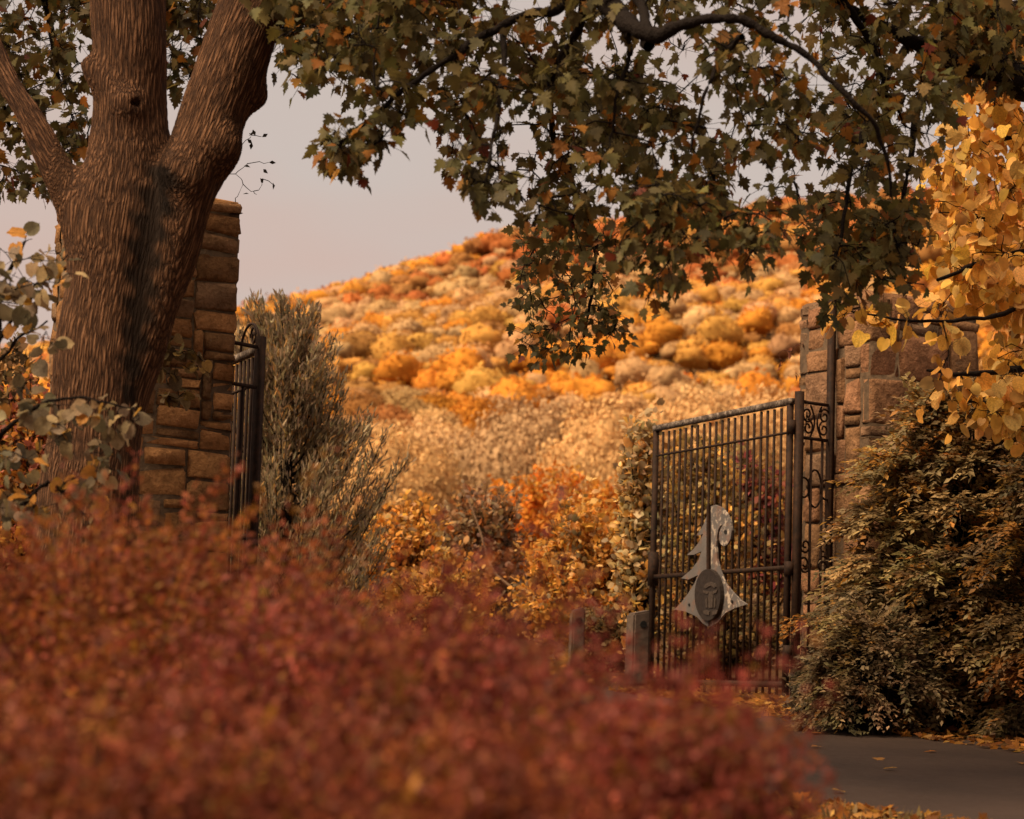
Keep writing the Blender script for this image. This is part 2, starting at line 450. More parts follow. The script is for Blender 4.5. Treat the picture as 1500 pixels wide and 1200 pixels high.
# ------------------------------------------------------------------ big maple: trunk from a blended distance field
def surface_nets(f, origin, h):
    nx, ny, nz_ = f.shape; s = f < 0
    c = [(i, j, k) for i in (0, 1) for j in (0, 1) for k in (0, 1)]
    sub = lambda a, i, j, k: a[i:nx - 1 + i, j:ny - 1 + j, k:nz_ - 1 + k]
    cnt = sum(sub(s, *q).astype(np.int8) for q in c)
    act = (cnt > 0) & (cnt < 8); idx = np.argwhere(act); vid = -np.ones(act.shape, np.int64); vid[act] = np.arange(len(idx))
    val = {q: sub(f, *q)[act] for q in c}
    acc = np.zeros((len(idx), 3)); num = np.zeros(len(idx))
    for a in c:
        for ax in range(3):
            if a[ax] == 0:
                b = list(a); b[ax] = 1; b = tuple(b); va, vb = val[a], val[b]
                cr = (va < 0) != (vb < 0); t = np.where(cr, va / np.where(va - vb == 0, 1, va - vb), 0)
                p = np.tile(np.array(a, float), (len(idx), 1)); p[:, ax] = t
                acc += p * cr[:, None]; num += cr
    V = (idx + acc / num[:, None]) * h + origin
    Q = []
    for ax in range(3):
        u, v = (ax + 1) % 3, (ax + 2) % 3
        sl0 = [slice(1, -1)] * 3; sl0[ax] = slice(0, -1); sl1 = [slice(1, -1)] * 3; sl1[ax] = slice(1, None)
        A = s[tuple(sl0)]; B = s[tuple(sl1)]
        for flip, msk in ((False, A & ~B), (True, ~A & B)):
            e = np.argwhere(msk); e[:, u] += 1; e[:, v] += 1
            def g(du, dv):
                q = e.copy(); q[:, u] -= du; q[:, v] -= dv; return vid[q[:, 0], q[:, 1], q[:, 2]]
            qd = np.stack([g(1, 1), g(0, 1), g(0, 0), g(1, 0)], -1)
            if flip: qd = qd[:, ::-1]
            Q.append(qd)
    Q = np.vstack(Q); Q = Q[(Q >= 0).all(1)]
    return V, Q

D0 = 17.0
def px_chain(rows, d=D0):
    o = []
    for r in rows:
        dd = d + (r[3] if len(r) > 3 else 0.0); p = P(r[0], r[1], dd); o.append((p[0], p[1], p[2], r[2] * dd / FPX))
    return np.array(o)

CH_A = spline(px_chain([(112, 960, 108), (117, 870, 88), (125, 780, 74), (138, 640, 67), (150, 520, 69), (166, 420, 72), (181, 320, 78), (188, 240, 66), (189, 160, 53), (190, 60, 56), (190, -40, 55), (196, -240, 48)]), 3)
CH_B = spline(px_chain([(176, 640, 24, -0.02), (212, 500, 33, -0.06), (244, 390, 38, -0.12), (268, 300, 42, -0.16), (284, 240, 49, -0.18), (304, 190, 50, -0.16), (326, 130, 52, -0.14), (346, 70, 52, -0.12), (374, 0, 52, -0.1), (412, -90, 50, 0), (462, -220, 46, 0)]), 3)
CH_C = spline(px_chain([(140, 370, 34, -0.05), (112, 305, 31, -0.08), (88, 255, 25, -0.08), (62, 205, 21, -0.05), (34, 155, 20, 0), (4, 105, 19, 0.08), (-34, 30, 17, 0.2), (-90, -80, 15, 0.4)]), 3)
CH_D = px_chain([(168, 130, 26, -0.12), (142, 108, 20, -0.1), (133, 96, 16, -0.1)])
BULGE = px_chain([(262, 245, 27, -0.3), (318, 215, 34, -0.25), (372, 140, 17, -0.1), (280, 262, 24, -0.30), (188, 155, 22, -0.22)])

def build_maple():
    root = thing('maple_tree', (*P(120, 900, D0)[:2], ground_z(0, D0)), 'big furrowed maple with forked trunk in front of the left stone pillar', 'tree')
    h = 0.022
    lo = np.array([-4.35, 16.15, 0.55]); hi = np.array([-1.15, 18.0, 7.0])
    n = np.ceil((hi - lo) / h).astype(int)
    ax = [lo[i] + np.arange(n[i]) * h for i in range(3)]
    X, Y, Z = np.meshgrid(*ax, indexing='ij'); X = X.astype(np.float32); Y = Y.astype(np.float32); Z = Z.astype(np.float32)
    def chain(ch):
        best = None
        for a, b in zip(ch[:-1], ch[1:]):
            d = b[:3] - a[:3]; L2 = d @ d
            t = np.clip(((X - a[0]) * d[0] + (Y - a[1]) * d[1] + (Z - a[2]) * d[2]) / L2, 0, 1)
            q = np.sqrt((X - a[0] - t * d[0]) ** 2 + (Y - a[1] - t * d[1]) ** 2 + (Z - a[2] - t * d[2]) ** 2) - (a[3] + t * (b[3] - a[3]))
            best = q if best is None else np.minimum(best, q)
        return best
    def smin(a, b, k):
        hh = np.clip(0.5 + 0.5 * (b - a) / k, 0, 1); return b * (1 - hh) + a * hh - k * hh * (1 - hh)
    fa, fb, fc = chain(CH_A), chain(CH_B), chain(CH_C)
    f = smin(fa, fb, 0.085); f = smin(f, fc, 0.12); f = smin(f, chain(CH_D), 0.08)
    for b in BULGE:
        f = smin(f, np.sqrt((X - b[0]) ** 2 + (Y - b[1]) ** 2 + (Z - b[2]) ** 2) - b[3], 0.10)
    f += 0.016 * np.sin(X * 9 + Z * 2.1) * np.sin(Z * 4.3 + Y * 7) + 0.004 * np.sin(Z * 5 + X * 17 + Y * 9)
    # knot hollow and the seam under the burl
    kx = P(198, 152, D0 - 0.27)
    f = np.maximum(f, 0.035 - np.sqrt((X - kx[0]) ** 2 * 0.6 + (Y - kx[1]) ** 2 * 0.25 + (Z - kx[2]) ** 2 * 2.0))
    V, Q = surface_nets(f, lo, h)
    for _ in range(3):
        S = np.zeros_like(V); cn = np.zeros(len(V))
        for k in range(4):
            np.add.at(S, Q[:, k], V[Q[:, (k + 1) % 4]]); np.add.at(S, Q[:, k], V[Q[:, k - 1]]); np.add.at(cn, Q[:, k], 2)
        V = V * 0.4 + 0.6 * S / np.maximum(cn, 1)[:, None]
    me = mesh_np('trunk', V, Q, smooth=True)
    # bark coordinates along the nearest member
    bark = np.zeros((len(V), 3), np.float32); best = np.full(len(V), 1e9); own = np.zeros(len(V), int)
    dA = None
    for ci, ch in enumerate((CH_A, CH_B, CH_C)):
        zz = ch[:, 2]; arc = np.concatenate([[0], np.cumsum(np.linalg.norm(np.diff(ch[:, :3], axis=0), axis=1))])
        for a, b in zip(ch[:-1], ch[1:]):
            d = b[:3] - a[:3]; L = np.linalg.norm(d); e = d / L
            t = np.clip((V - a[:3]) @ e, 0, L); dist = np.linalg.norm(V - a[:3] - t[:, None] * e, axis=1) - (a[3] + (b[3] - a[3]) * t / L)
            u = dist < best; best[u] = dist[u]; own[u] = ci
        if ci == 0: dA = best.copy() if dA is None else dA
        ext = np.interp(V[:, 2], zz, arc) + np.minimum(V[:, 2] - zz[0], 0) + np.maximum(V[:, 2] - zz[-1], 0)
        co = np.stack([V[:, 0] - np.interp(V[:, 2], zz, ch[:, 0]), V[:, 1] - np.interp(V[:, 2], zz, ch[:, 1]), ext], -1)
        if ci == 0: bark[:] = co
        else:
            wt = np.clip((dA - 0.02) / 0.22, 0, 1); wt = (wt * wt * (3 - 2 * wt) * (own == ci))[:, None]; bark[:] = bark * (1 - wt) + co * wt
    at = me.attributes.new('bark', 'FLOAT_VECTOR', 'POINT'); at.data.foreach_set('vector', bark.ravel())
    # dark sap and water streak running down from the fork
    pts = spline(np.array([P(x, y, D0 - 0.3) for x, y in ((238, 268), (226, 310), (212, 370), (206, 430), (196, 500), (186, 580))]), 6)
    wd = np.interp(np.linspace(0, 1, len(pts)), [0, 0.3, 0.7, 1], [0.13, 0.12, 0.10, 0.04])
    st = np.zeros(len(V), np.float32)
    for p, ww in zip(pts, wd):
        dd = np.sqrt((V[:, 0] - p[0]) ** 2 + (V[:, 2] - p[2]) ** 2 * 0.7) / ww + 0.35 * np.sin(V[:, 2] * 31 + V[:, 0] * 19)
        st = np.maximum(st, np.clip(1.35 - dd, 0, 1) * (V[:, 1] < D0 + 0.05))
    st = np.clip(st * 1.2, 0, 0.95)
    a2 = me.attributes.new('stain', 'FLOAT', 'POINT'); a2.data.foreach_set('value', st)
    o = link('trunk', me, BARK, root)
    sm = o.modifiers.new('refine', 'SUBSURF'); sm.levels = 1; sm.render_levels = 1
    return root
MAPLE_TREE = build_maple()

def limb(root, rows, sides=10, name='branch', mat=None):
    ch = spline(px_chain(rows, 0.0), 6)
    ch[:, :3] += np.cumsum(RNG.normal(0, 0.007, (len(ch), 3)), axis=0); ch[:, 3] *= 1 + 0.10 * np.sin(np.arange(len(ch)) * 1.7) + RNG.normal(0, 0.05, len(ch))
    tube_obj(name, [(ch[:, :3], ch[:, 3])], mat or TWIG, root, sides)
    return ch[:, :3]

# rows: pixel x, pixel y, radius in pixels, distance in metres
L_LIMBS = [
    [(455, -200, 46, 17), (560, -230, 34, 16.6), (690, -190, 27, 16.0), (800, -100, 22, 15.4), (860, -30, 19, 15.1), (892, 20, 17, 14.6), (925, 52, 13, 14.3), (952, 66, 12, 14.2), (985, 48, 8.5, 14.1), (1040, 48, 7.5, 14.0), (1080, 50, 7, 14.0), (1120, 74, 6, 14.0), (1165, 104, 5, 14.0), (1210, 154, 4.5, 14.0), (1248, 195, 3.6, 14.0), (1270, 250, 3, 14.1), (1278, 300, 2, 14.2)],
    [(952, 70, 10, 14.2), (948, 40, 8, 14.4), (938, 0, 8, 15.1), (925, -60, 7, 15.3), (930, -140, 5, 15.5)],
    [(1085, 55, 4.5, 14.0), (1062, 75, 4, 14.7), (1040, 115, 3.2, 14.6), (1020, 170, 2.4, 14.6), (1004, 230, 1.6, 14.6)],
    [(922, 50, 5, 14.3), (915, 90, 4, 14.9), (900, 140, 3, 14.8), (892, 205, 2, 14.8)],
    [(800, -100, 12, 15.4), (830, 0, 9, 15.2), (790, 28, 7, 15), (735, 52, 6, 14.9), (670, 92, 5, 14.8), (610, 135, 4, 14.8), (550, 180, 3, 14.8), (500, 205, 2, 14.8)],
    [(690, -190, 16, 16.0), (640, -90, 10, 16.2), (580, -20, 8, 16.4), (520, 30, 6, 16.5), (470, 70, 4, 16.6), (430, 120, 2, 16.6)],
    [(860, -30, 9, 15.1), (845, 40, 7, 15.6), (815, 110, 6, 16.4), (820, 190, 5, 17.4), (850, 280, 4, 18.4), (880, 350, 3.4, 19.0), (868, 420, 2.6, 19.2), (850, 490, 1.6, 19.3)],
    [(735, 52, 5, 14.9), (730, 120, 4, 14.6), (715, 190, 3, 14.4), (700, 260, 2, 14.3)],
    [(930, -140, 9, 15.5), (1050, -120, 9, 15.8), (1170, -60, 7, 16.2), (1240, 10, 6, 16.6), (1290, 90, 5, 16.8), (1310, 190, 3, 17)],
    [(196, -230, 46, 17), (170, -420, 38, 17.4), (60, -520, 26, 18.2), (-60, -430, 14, 18.8)],
    [(196, -230, 34, 17), (260, -400, 30, 16.6), (420, -540, 22, 16), (640, -560, 14, 15.5)],
    [(60, -520, 14, 18.2), (20, -300, 10, 18.6), (30, -120, 8, 18.8), (70, 20, 5, 19), (90, 130, 3, 19)],
    [(-88, -78, 15, 17.4), (-150, -200, 11, 17.8), (-200, -330, 7, 18)],
    [(20, -300, 8, 18.6), (-40, -120, 7, 18.7), (-20, 60, 5, 18.8), (20, 180, 3, 18.9)],
]
sk = np.vstack([limb(MAPLE_TREE, r) for r in L_LIMBS])
BX = np.array([-120, 60, 130, 140, 250, 255, 300, 380, 400, 450, 500, 540, 600, 640, 652, 700, 735, 765, 800, 840, 885, 905, 930, 985, 1010, 1040, 1065, 1080, 1110, 1120, 1160, 1190, 1200, 1250, 1300, 1345, 1365, 1400, 1450, 1560])
BY = np.array([300, 300, 270, 60, 60, 60, 50, 60, 120, 130, 130, 150, 170, 180, 250, 295, 310, 330, 380, 400, 400, 380, 400, 410, 370, 355, 330, 350, 350, 310, 320, 360, 420, 440, 420, 390, 230, 110, 80, 60.0])
def canopy_targets(n, x0, x1, y0, dfun):
    o = []
    while len(o) < n:
        X = RNG.uniform(x0, x1); Y = RNG.uniform(y0, 460)
        yb = np.interp(X, BX, BY) - 12
        if Y > yb: continue
        if Y > yb - 60 and RNG.random() < 0.35: continue
        d = dfun(X)
        # keep loose clumps: thin out by a slow 3-D pattern
        q = math.sin(X * 0.021 + 1.3) * math.sin(Y * 0.033 + d * 0.9) + 0.5 * math.sin(X * 0.047 + Y * 0.05 + d)
        if q < -0.55 and RNG.random() < 0.7: continue
        o.append(P(X, Y, d))
    return o
PAL_MAPLE = [(5, (0.118, 0.094, 0.032)), (4, (0.148, 0.108, 0.034)), (3, (0.090, 0.077, 0.032)), (1.3, (0.26, 0.105, 0.018)), (0.6, (0.34, 0.15, 0.025)), (0.25, (0.15, 0.035, 0.016))]
tl = canopy_targets(640, 385, 1215, -300, lambda X: RNG.uniform(14.4, 17.6))
tl += canopy_targets(330, -90, 385, -160, lambda X: RNG.uniform(18.0, 20.0))
tl += [P(x, y, 14.8 + RNG.normal(0, 0.15)) for x, y in ((575, 185), (560, 200), (545, 212), (530, 205), (515, 198), (500, 205), (488, 212), (478, 200), (470, 208), (505, 225), (515, 236), (490, 222), (525, 222), (588, 170), (600, 175))]
tl += [P(x, y, 14.4 + RNG.normal(0, 0.2)) for x, y in ((665, 200), (660, 230), (675, 285), (690, 300), (705, 290), (680, 225), (700, 240), (690, 260), (720, 300), (735, 270))]
tl += canopy_targets(110, 395, 680, -60, lambda X: RNG.uniform(15.2, 17.8))
tl += [P(RNG.uniform(232, 300), RNG.uniform(-40, 118), RNG.uniform(17.6, 18.6)) for _ in range(26)]
far_t = [P(RNG.uniform(755, 905), RNG.uniform(330, 515), RNG.uniform(18.6, 19.6)) for _ in range(70)]
low_t = [P(x, y, 14.6 + RNG.normal(0, 0.2)) for x, y in ((1098, 330), (1095, 355), (1092, 375), (1020, 350), (1040, 360), (1000, 340), (975, 400), (965, 425), (945, 440), (985, 370), (1180, 350), (1090, 388), (1105, 378), (1150, 345), (1130, 330), (955, 350), (930, 330), (915, 380), (1060, 320), (1015, 372), (960, 395))]
low_t += [P(RNG.uniform(900, 1060), RNG.uniform(270, 350), RNG.uniform(14.2, 16)) for _ in range(26)]
pl_ = grow(sk, tl + low_t, 0.10, 0.25, 2.2)
pf_ = grow(sk, far_t, 0.06, 0.25, 2.2)
tube_obj('twigs', twig_paths(pl_, 0.011, 0.0035) + twig_paths(pf_, 0.010, 0.003), TWIG, MAPLE_TREE, 4)['kind'] = 'stuff'
a = spray(pl_, 9.0, 0.092, 0.12, 0.6)
b = spray(pf_, 8, 0.072, 0.10, 0.4)
pos, tip, nrm, size = [np.concatenate([u, v]) for u, v in zip(a, b)]
pq = PX(pos); ok = ~(((pq[:, 0] > 565) & (pq[:, 0] < 650) & (pq[:, 1] > 222) & (pq[:, 1] < 420)) | ((pq[:, 0] > 600) & (pq[:, 0] < 690) & (pq[:, 1] > 308) & (pq[:, 1] < 420)) | ((pq[:, 0] > 350) & (pq[:, 0] < 462) & (pq[:, 1] > 172) & (pq[:, 1] < 420)))
PET_ALL[:] = [q for q, k_ in zip(PET_ALL, ok) if k_]; pos, tip, nrm, size = pos[ok], tip[ok], nrm[ok], size[ok]
petioles(MAPLE_TREE)
foliage(MAPLE_TREE, MAPLE, pos, tip, nrm, size, pick(PAL_MAPLE, len(pos)))

# ------------------------------------------------------------------ second maple, its trunk beyond the right edge
def build_right_maple():
    b = P(1830, 1000, 21.0)
    root = thing('maple_tree', (b[0], b[1], ground_z(b[0], b[1])), 'maple whose dark limb and drooping green leaves reach over the right pillar', 'tree')
    gz = float(ground_z(b[0], b[1]))
    pts = spline(np.array([(b[0], b[1], gz - 0.2, 0.40), (b[0] - 0.05, b[1], gz + 1.2, 0.30), (b[0] - 0.1, b[1] + 0.1, gz + 3.2, 0.26), (b[0] - 0.25, b[1], gz + 5.2, 0.23), (b[0] - 0.3, b[1] - 0.1, gz + 7.5, 0.14)]), 8)
    v, f = tubes([(pts[:, :3], pts[:, 3] * (1 + 0.04 * np.sin(np.arange(len(pts)) * 2.3)))], 24)
    me = mesh_np('trunk', v, f, smooth=True)
    at = me.attributes.new('bark', 'FLOAT_VECTOR', 'POINT'); at.data.foreach_set('vector', v.astype(np.float32).ravel())
    link('trunk', me, BARK, root)
    rows = [[(1800, 190, 40, 20.9), (1700, 170, 34, 20.2), (1590, 150, 30, 19.4), (1500, 128, 27, 18.8), (1440, 112, 22, 18.4), (1385, 96, 17, 18), (1330, 70, 12, 17.6), (1270, 40, 8, 17.2), (1210, 0, 4, 17)],
            [(1800, 60, 30, 20.9), (1640, 30, 22, 19.8), (1500, 14, 19, 19), (1420, 0, 17, 18.6), (1350, -40, 11, 18.2), (1260, -90, 6, 17.8)],
            [(1385, 96, 8, 18), (1350, 150, 6, 17.4), (1335, 230, 4.5, 17), (1310, 320, 3, 16.8), (1280, 400, 2, 16.8)],
            [(1330, 70, 6, 17.6), (1290, 140, 5, 17), (1255, 230, 4, 16.6), (1235, 320, 3, 16.4), (1220, 400, 2, 16.3)]]
    s = np.vstack([limb(root, r) for r in rows])
    t = canopy_targets(230, 1195, 1560, -260, lambda X: RNG.uniform(15.8, 18.4))
    t += [P(RNG.uniform(1195, 1355), RNG.uniform(300, 445), RNG.uniform(16.0, 17.6)) for _ in range(28)]
    t += [P(RNG.uniform(1370, 1520), RNG.uniform(-20, 120), RNG.uniform(17.2, 18.6)) for _ in range(40)]
    p = grow(s, t, 0.10, 0.25, 2.2)
    tube_obj('twigs', twig_paths(p, 0.011, 0.0035), TWIG, root, 4)['kind'] = 'stuff'
    ps, tp, nr, sz = spray(p, 9.0, 0.100, 0.13, 0.6)
    petioles(root)
    foliage(root, MAPLE, ps, tp, nr, sz, pick([(q[0], tuple(1.15 * c_ for c_ in q[1])) for q in PAL_MAPLE[:3]] + [(2.0, PAL_MAPLE[3][1]), (1.0, PAL_MAPLE[4][1]), PAL_MAPLE[5]], len(ps)))
build_right_maple()

# ------------------------------------------------------------------ golden linden at the right
def build_linden():
    b = P(1680, 1000, 20.5); gz = float(ground_z(b[0], b[1]))
    root = thing('linden_tree', (b[0], b[1], gz), 'golden linden with big round yellow leaves spreading beside the right pillar', 'tree')
    pts = spline(np.array([(b[0], b[1], gz - 0.2, 0.2), (b[0], b[1], gz + 1.5, 0.15), (b[0] - 0.1, b[1], gz + 3.5, 0.12), (b[0] - 0.1, b[1], gz + 6.0, 0.07), (b[0], b[1], gz + 7.4, 0.03)]), 8)
    tube_obj('trunk', [(pts[:, :3], pts[:, 3])], TWIG, root, 14)
    rows = [[(1665, 470, 9, 20.5), (1590, 400, 7, 20.2), (1500, 372, 5, 20), (1430, 388, 4, 19.8), (1370, 415, 2.5, 19.6)],
            [(1665, 590, 9, 20.5), (1580, 545, 6, 20), (1480, 545, 5, 19.8), (1410, 552, 3.5, 19.6), (1360, 545, 2, 19.5)],
            [(1665, 400, 8, 20.5), (1560, 320, 6, 20.4), (1470, 318, 4, 20.3), (1400, 320, 2.5, 20.2)],
            [(1665, 300, 8, 20.5), (1560, 200, 6, 20.6), (1450, 210, 4, 20.6), (1380, 205, 2, 20.6)],
            [(1670, 180, 7, 20.5), (1580, 60, 5, 20.8), (1480, 80, 3, 20.8)],
            [(1590, 400, 5, 20.2), (1500, 450, 4, 19.6), (1420, 470, 3, 19.2), (1330, 465, 2, 19.0), (1250, 455, 1.4, 19.0)],
            [(1665, 590, 7, 20.5), (1560, 620, 5, 20), (1480, 600, 3, 19.7), (1420, 590, 2, 19.6)]]
    s = np.vstack([limb(root, r, 7) for r in rows])
    t = []
    while len(t) < 330:
        X = RNG.uniform(1325, 1640); Y = RNG.uniform(-60, 625)
        lb = np.interp(Y, [-60, 60, 130, 200, 270, 340, 420, 480, 540, 625], [1470, 1430, 1375, 1368, 1335, 1325, 1345, 1340, 1360, 1390])
        if X < lb or (X < lb + 45 and RNG.random() < 0.5): continue
        if 420 < Y < 640 and X < 1450 and RNG.random() < 0.6: continue
        t.append(P(X, Y, RNG.uniform(19.2, 21.6)))
    t += [P(x, y, 19.1) for x, y in ((1235, 470), (1285, 472), (1260, 462), (1320, 460), (1390, 520), (1375, 560), (1355, 590))]
    p = grow(s, t, 0.06, 0.2, 2.0)
    tube_obj('twigs', twig_paths(p, 0.009, 0.003), TWIG, root, 4)['kind'] = 'stuff'
    ps, tp, nr, sz = spray(p, 8.5, 0.112, 0.14, 0.5, 0.8)
    pal = [(4, (0.62, 0.33, 0.062)), (3, (0.70, 0.41, 0.12)), (2, (0.52, 0.26, 0.045)), (1, (0.52, 0.34, 0.12)), (0.3, (0.30, 0.15, 0.04))]
    petioles(root)
    foliage(root, HEART, ps, tp, nr, sz, pick(pal, len(ps)))
build_linden()

# ------------------------------------------------------------------ redbud sapling in front of the maple trunk
def build_redbud():
    b = P(-60, 1000, 14.0); gz = float(ground_z(b[0], b[1]))
    root = thing('redbud_sapling', (b[0], b[1], gz), 'slender sapling with pale grey-green heart leaves crossing the maple trunk', 'sapling')
    rows = [[(-62, 1180, 12, 14), (-60, 900, 10, 14), (-45, 700, 8, 14), (-30, 560, 6, 14), (-25, 440, 4, 14.2), (10, 350, 2, 14.3)],
            [(-60, 900, 6, 14), (-10, 775, 5, 13.9), (40, 742, 3.6, 13.8), (75, 715, 3, 13.8), (110, 748, 2, 13.7), (128, 775, 1.4, 13.6)],
            [(-45, 700, 5, 14), (0, 640, 4, 13.9), (50, 600, 3, 13.8), (110, 585, 2.2, 13.7), (165, 592, 1.8, 13.6), (212, 600, 1.2, 13.6)],
            [(75, 715, 2, 13.8), (110, 690, 1.6, 13.7), (150, 672, 1, 13.6)],
            [(-30, 560, 4, 14), (20, 470, 3, 14.2), (60, 420, 2, 14.3), (95, 380, 1.2, 14.3)],
            [(-30, 560, 3, 14), (30, 505, 2.4, 14.2), (75, 480, 1.4, 14.3)]]
    s = np.vstack([limb(root, r, 6) for r in rows])
    t = []
    for x0, x1, y0, y1, n in ((-80, 60, 570, 770, 34), (50, 215, 582, 640, 17), (110, 165, 655, 680, 4), (85, 140, 720, 775, 7), (-90, 70, 350, 520, 34), (60, 105, 370, 430, 4)):
        for _ in range(n): t.append(P(RNG.uniform(x0, x1), RNG.uniform(y0, y1), RNG.uniform(13.4, 14.4)))
    p = grow(s, t, 0.05, 0.2, 1.2)
    tube_obj('twigs', twig_paths(p, 0.006, 0.002), TWIG, root, 4)['kind'] = 'stuff'
    ps, tp, nr, sz = spray(p, 4.6, 0.082, 0.06, 0.35, 0.45, 0.04)
    pal = [(4, (0.29, 0.215, 0.115)), (3, (0.22, 0.172, 0.10)), (2.4, (0.34, 0.245, 0.12)), (0.6, (0.46, 0.23, 0.05)), (1.2, (0.11, 0.092, 0.056))]
    petioles(root)
    foliage(root, HEART, ps, tp, nr, sz, pick(pal, len(ps)))
build_redbud()

# ------------------------------------------------------------------ stone pillars
def stone_mesh(wd, ht, dp):
    """rough block: 4x4 front grid with rounded rim, sides running back; front looks along -y"""
    c = min(wd, ht) * 0.09
    gx = [-wd / 2, -wd / 2 + c * 1.3, wd / 2 - c * 1.3, wd / 2]; gz = [-ht / 2, -ht / 2 + c * 1.3, ht / 2 - c * 1.3, ht / 2]
    V = []
    for k in range(4):
        for i in range(4):
            rim = i in (0, 3) or k in (0, 3); cor = i in (0, 3) and k in (0, 3)
            x = gx[i] * (0.965 if cor else 1); z = gz[k] * (0.965 if cor else 1)
            y = -dp / 2 + (0.015 if rim else 0) + (0.008 if cor else 0) + random.gauss(0, 0.009)
            V.append((x + random.gauss(0, 0.012 if cor else 0.008), y, z + random.gauss(0, 0.014 if cor else 0.008)))
    ring = [0, 1, 2, 3, 7, 11, 15, 14, 13, 12, 8, 4]
    F_ = [(k * 4 + i, k * 4 + i + 1, k * 4 + i + 5, k * 4 + i + 4) for k in range(3) for i in range(3)]
    for q in ring: V.append((V[q][0], dp / 2, V[q][2]))
    for a_ in range(12):
        b_ = (a_ + 1) % 12; F_.append((ring[a_], 16 + a_, 16 + b_, ring[b_]))
    return mesh_np('stone', V, F_, smooth=True)

def pillar(label, corner, gdir, wd, dp, z0, z1, mat, rnd, cell=(0.10, 0.085), widths=(2, 3, 3, 4, 5, 6), heights=(1, 2, 2, 3, 3)):
    """corner: front corner on the driveway side; gdir points from it along the front face"""
    random.seed(rnd)
    e = np.array([gdir[0], gdir[1], 0.0]); e /= np.linalg.norm(e)
    back = np.array([-e[1], e[0], 0.0])
    if back[1] < 0: back = -back
    c0 = np.array([corner[0], corner[1], 0.0])
    mid = c0 + e * wd / 2 + back * dp / 2
    root = thing('stone_pillar', (mid[0], mid[1], z0), label, 'pillar')
    ins = 0.016
    pts = []
    for z in (z0, z1 - 0.05):
        for u, v in ((ins, ins), (wd - ins, ins), (wd - ins, dp - ins), (ins, dp - ins)):
            q = c0 + e * u + back * v; pts.append((q[0], q[1], z))
    fs = [(0, 1, 5, 4), (1, 2, 6, 5), (2, 3, 7, 6), (3, 0, 4, 7), (4, 5, 6, 7)]
    link('mortar_core', mesh_np('mortar_core', pts, fs), MORTAR, root)
    th = 0.14
    faces = [(c0, e, -back, wd), (c0 + e * wd, back, e, dp), (c0 + back * dp, e, back, wd), (c0, back, -e, dp)]
    # random rubble: blocks of very different size packed on a fine grid, each face in turn
    for fi, (o0, du, nn, L) in enumerate(faces):
        a_, b_ = (0.0, L) if fi in (0, 2) else (th, L - th)
        nc = max(4, int(round((b_ - a_) / cell[0]))); nr = int(round((z1 - z0) / cell[1]))
        cw = (b_ - a_) / nc; rh = (z1 - z0) / nr; occ = np.zeros((nr, nc), bool)
        for r_ in range(nr):
            for c_ in range(nc):
                if occ[r_, c_]: continue
                bw = random.choice(widths); bh = random.choice(heights)
                w_ = 1
                while w_ < bw and c_ + w_ < nc and not occ[r_, c_ + w_]: w_ += 1
                if c_ + w_ == nc - 1 and not occ[r_, nc - 1]: w_ += 1
                h_ = min(bh, nr - r_)
                occ[r_:r_ + h_, c_:c_ + w_] = True
                wdt = w_ * cw; za = z0 + r_ * rh; zb = za + h_ * rh; g = 0.009
                me = stone_mesh(wdt - 2 * g, zb - za - 2 * g, th); me.materials.append(mat)
                st = bpy.data.objects.new('stone', me); COL.objects.link(st); st.parent = root
                proud = random.uniform(-0.015, 0.030)
                q = o0 + du * (a_ + (c_ + w_ / 2) * cw) + nn * (proud - th / 2)
                ax = unit(np.cross(-nn, [0, 0, 1.0]))
                R_ = Matrix(((ax[0], -nn[0], 0), (ax[1], -nn[1], 0), (0, 0, 1))).to_4x4() @ Matrix.Rotation(random.gauss(0, 0.03), 4, 'Y') @ Matrix.Rotation(random.gauss(0, 0.03), 4, 'Z') @ Matrix.Rotation(random.gauss(0, 0.03), 4, 'X')
                st.matrix_local = Matrix.Translation((q[0] - mid[0], q[1] - mid[1], (za + zb) / 2 - z0)) @ R_
    # irregular flat cap stones
    nu = 3
    for i in range(nu):
        for j in range(2):
            me = stone_mesh(wd / nu - 0.02, dp / 2 - 0.02, 0.12); me.materials.append(mat)
            st = bpy.data.objects.new('cap_stone', me); COL.objects.link(st); st.parent = root
            q = c0 + e * wd * (i + 0.5) / nu + back * dp * (j + 0.5) / 2
            R_ = Matrix(((e[0], 0, back[0]), (e[1], 0, back[1]), (0, -1, 0))).to_4x4()
            if R_.determinant() < 0: R_ = Matrix(((-e[0], 0, back[0]), (-e[1], 0, back[1]), (0, -1, 0))).to_4x4()
            st.matrix_local = Matrix.Translation((q[0] - mid[0], q[1] - mid[1], z1 - z0 - 0.02 + random.uniform(-0.015, 0.03))) @ R_
    return root

G = np.array([0.86, 0.50]); G /= np.linalg.norm(G)
ZT = 5.48
pillar('tall brown fieldstone pillar partly hidden behind the big maple trunk', (-2.36, 20.73), (-G[0], -G[1]), 1.30, 1.0, 1.0, ZT, STONE_L, 3)
pillar('pinkish fieldstone pillar with large blocks behind the layered shrub', (3.56, 24.4), G, 1.42, 1.17, 1.2, ZT, STONE_R, 5, (0.13, 0.12), (2, 3, 3, 4, 5), (1, 2, 2, 3, 4))

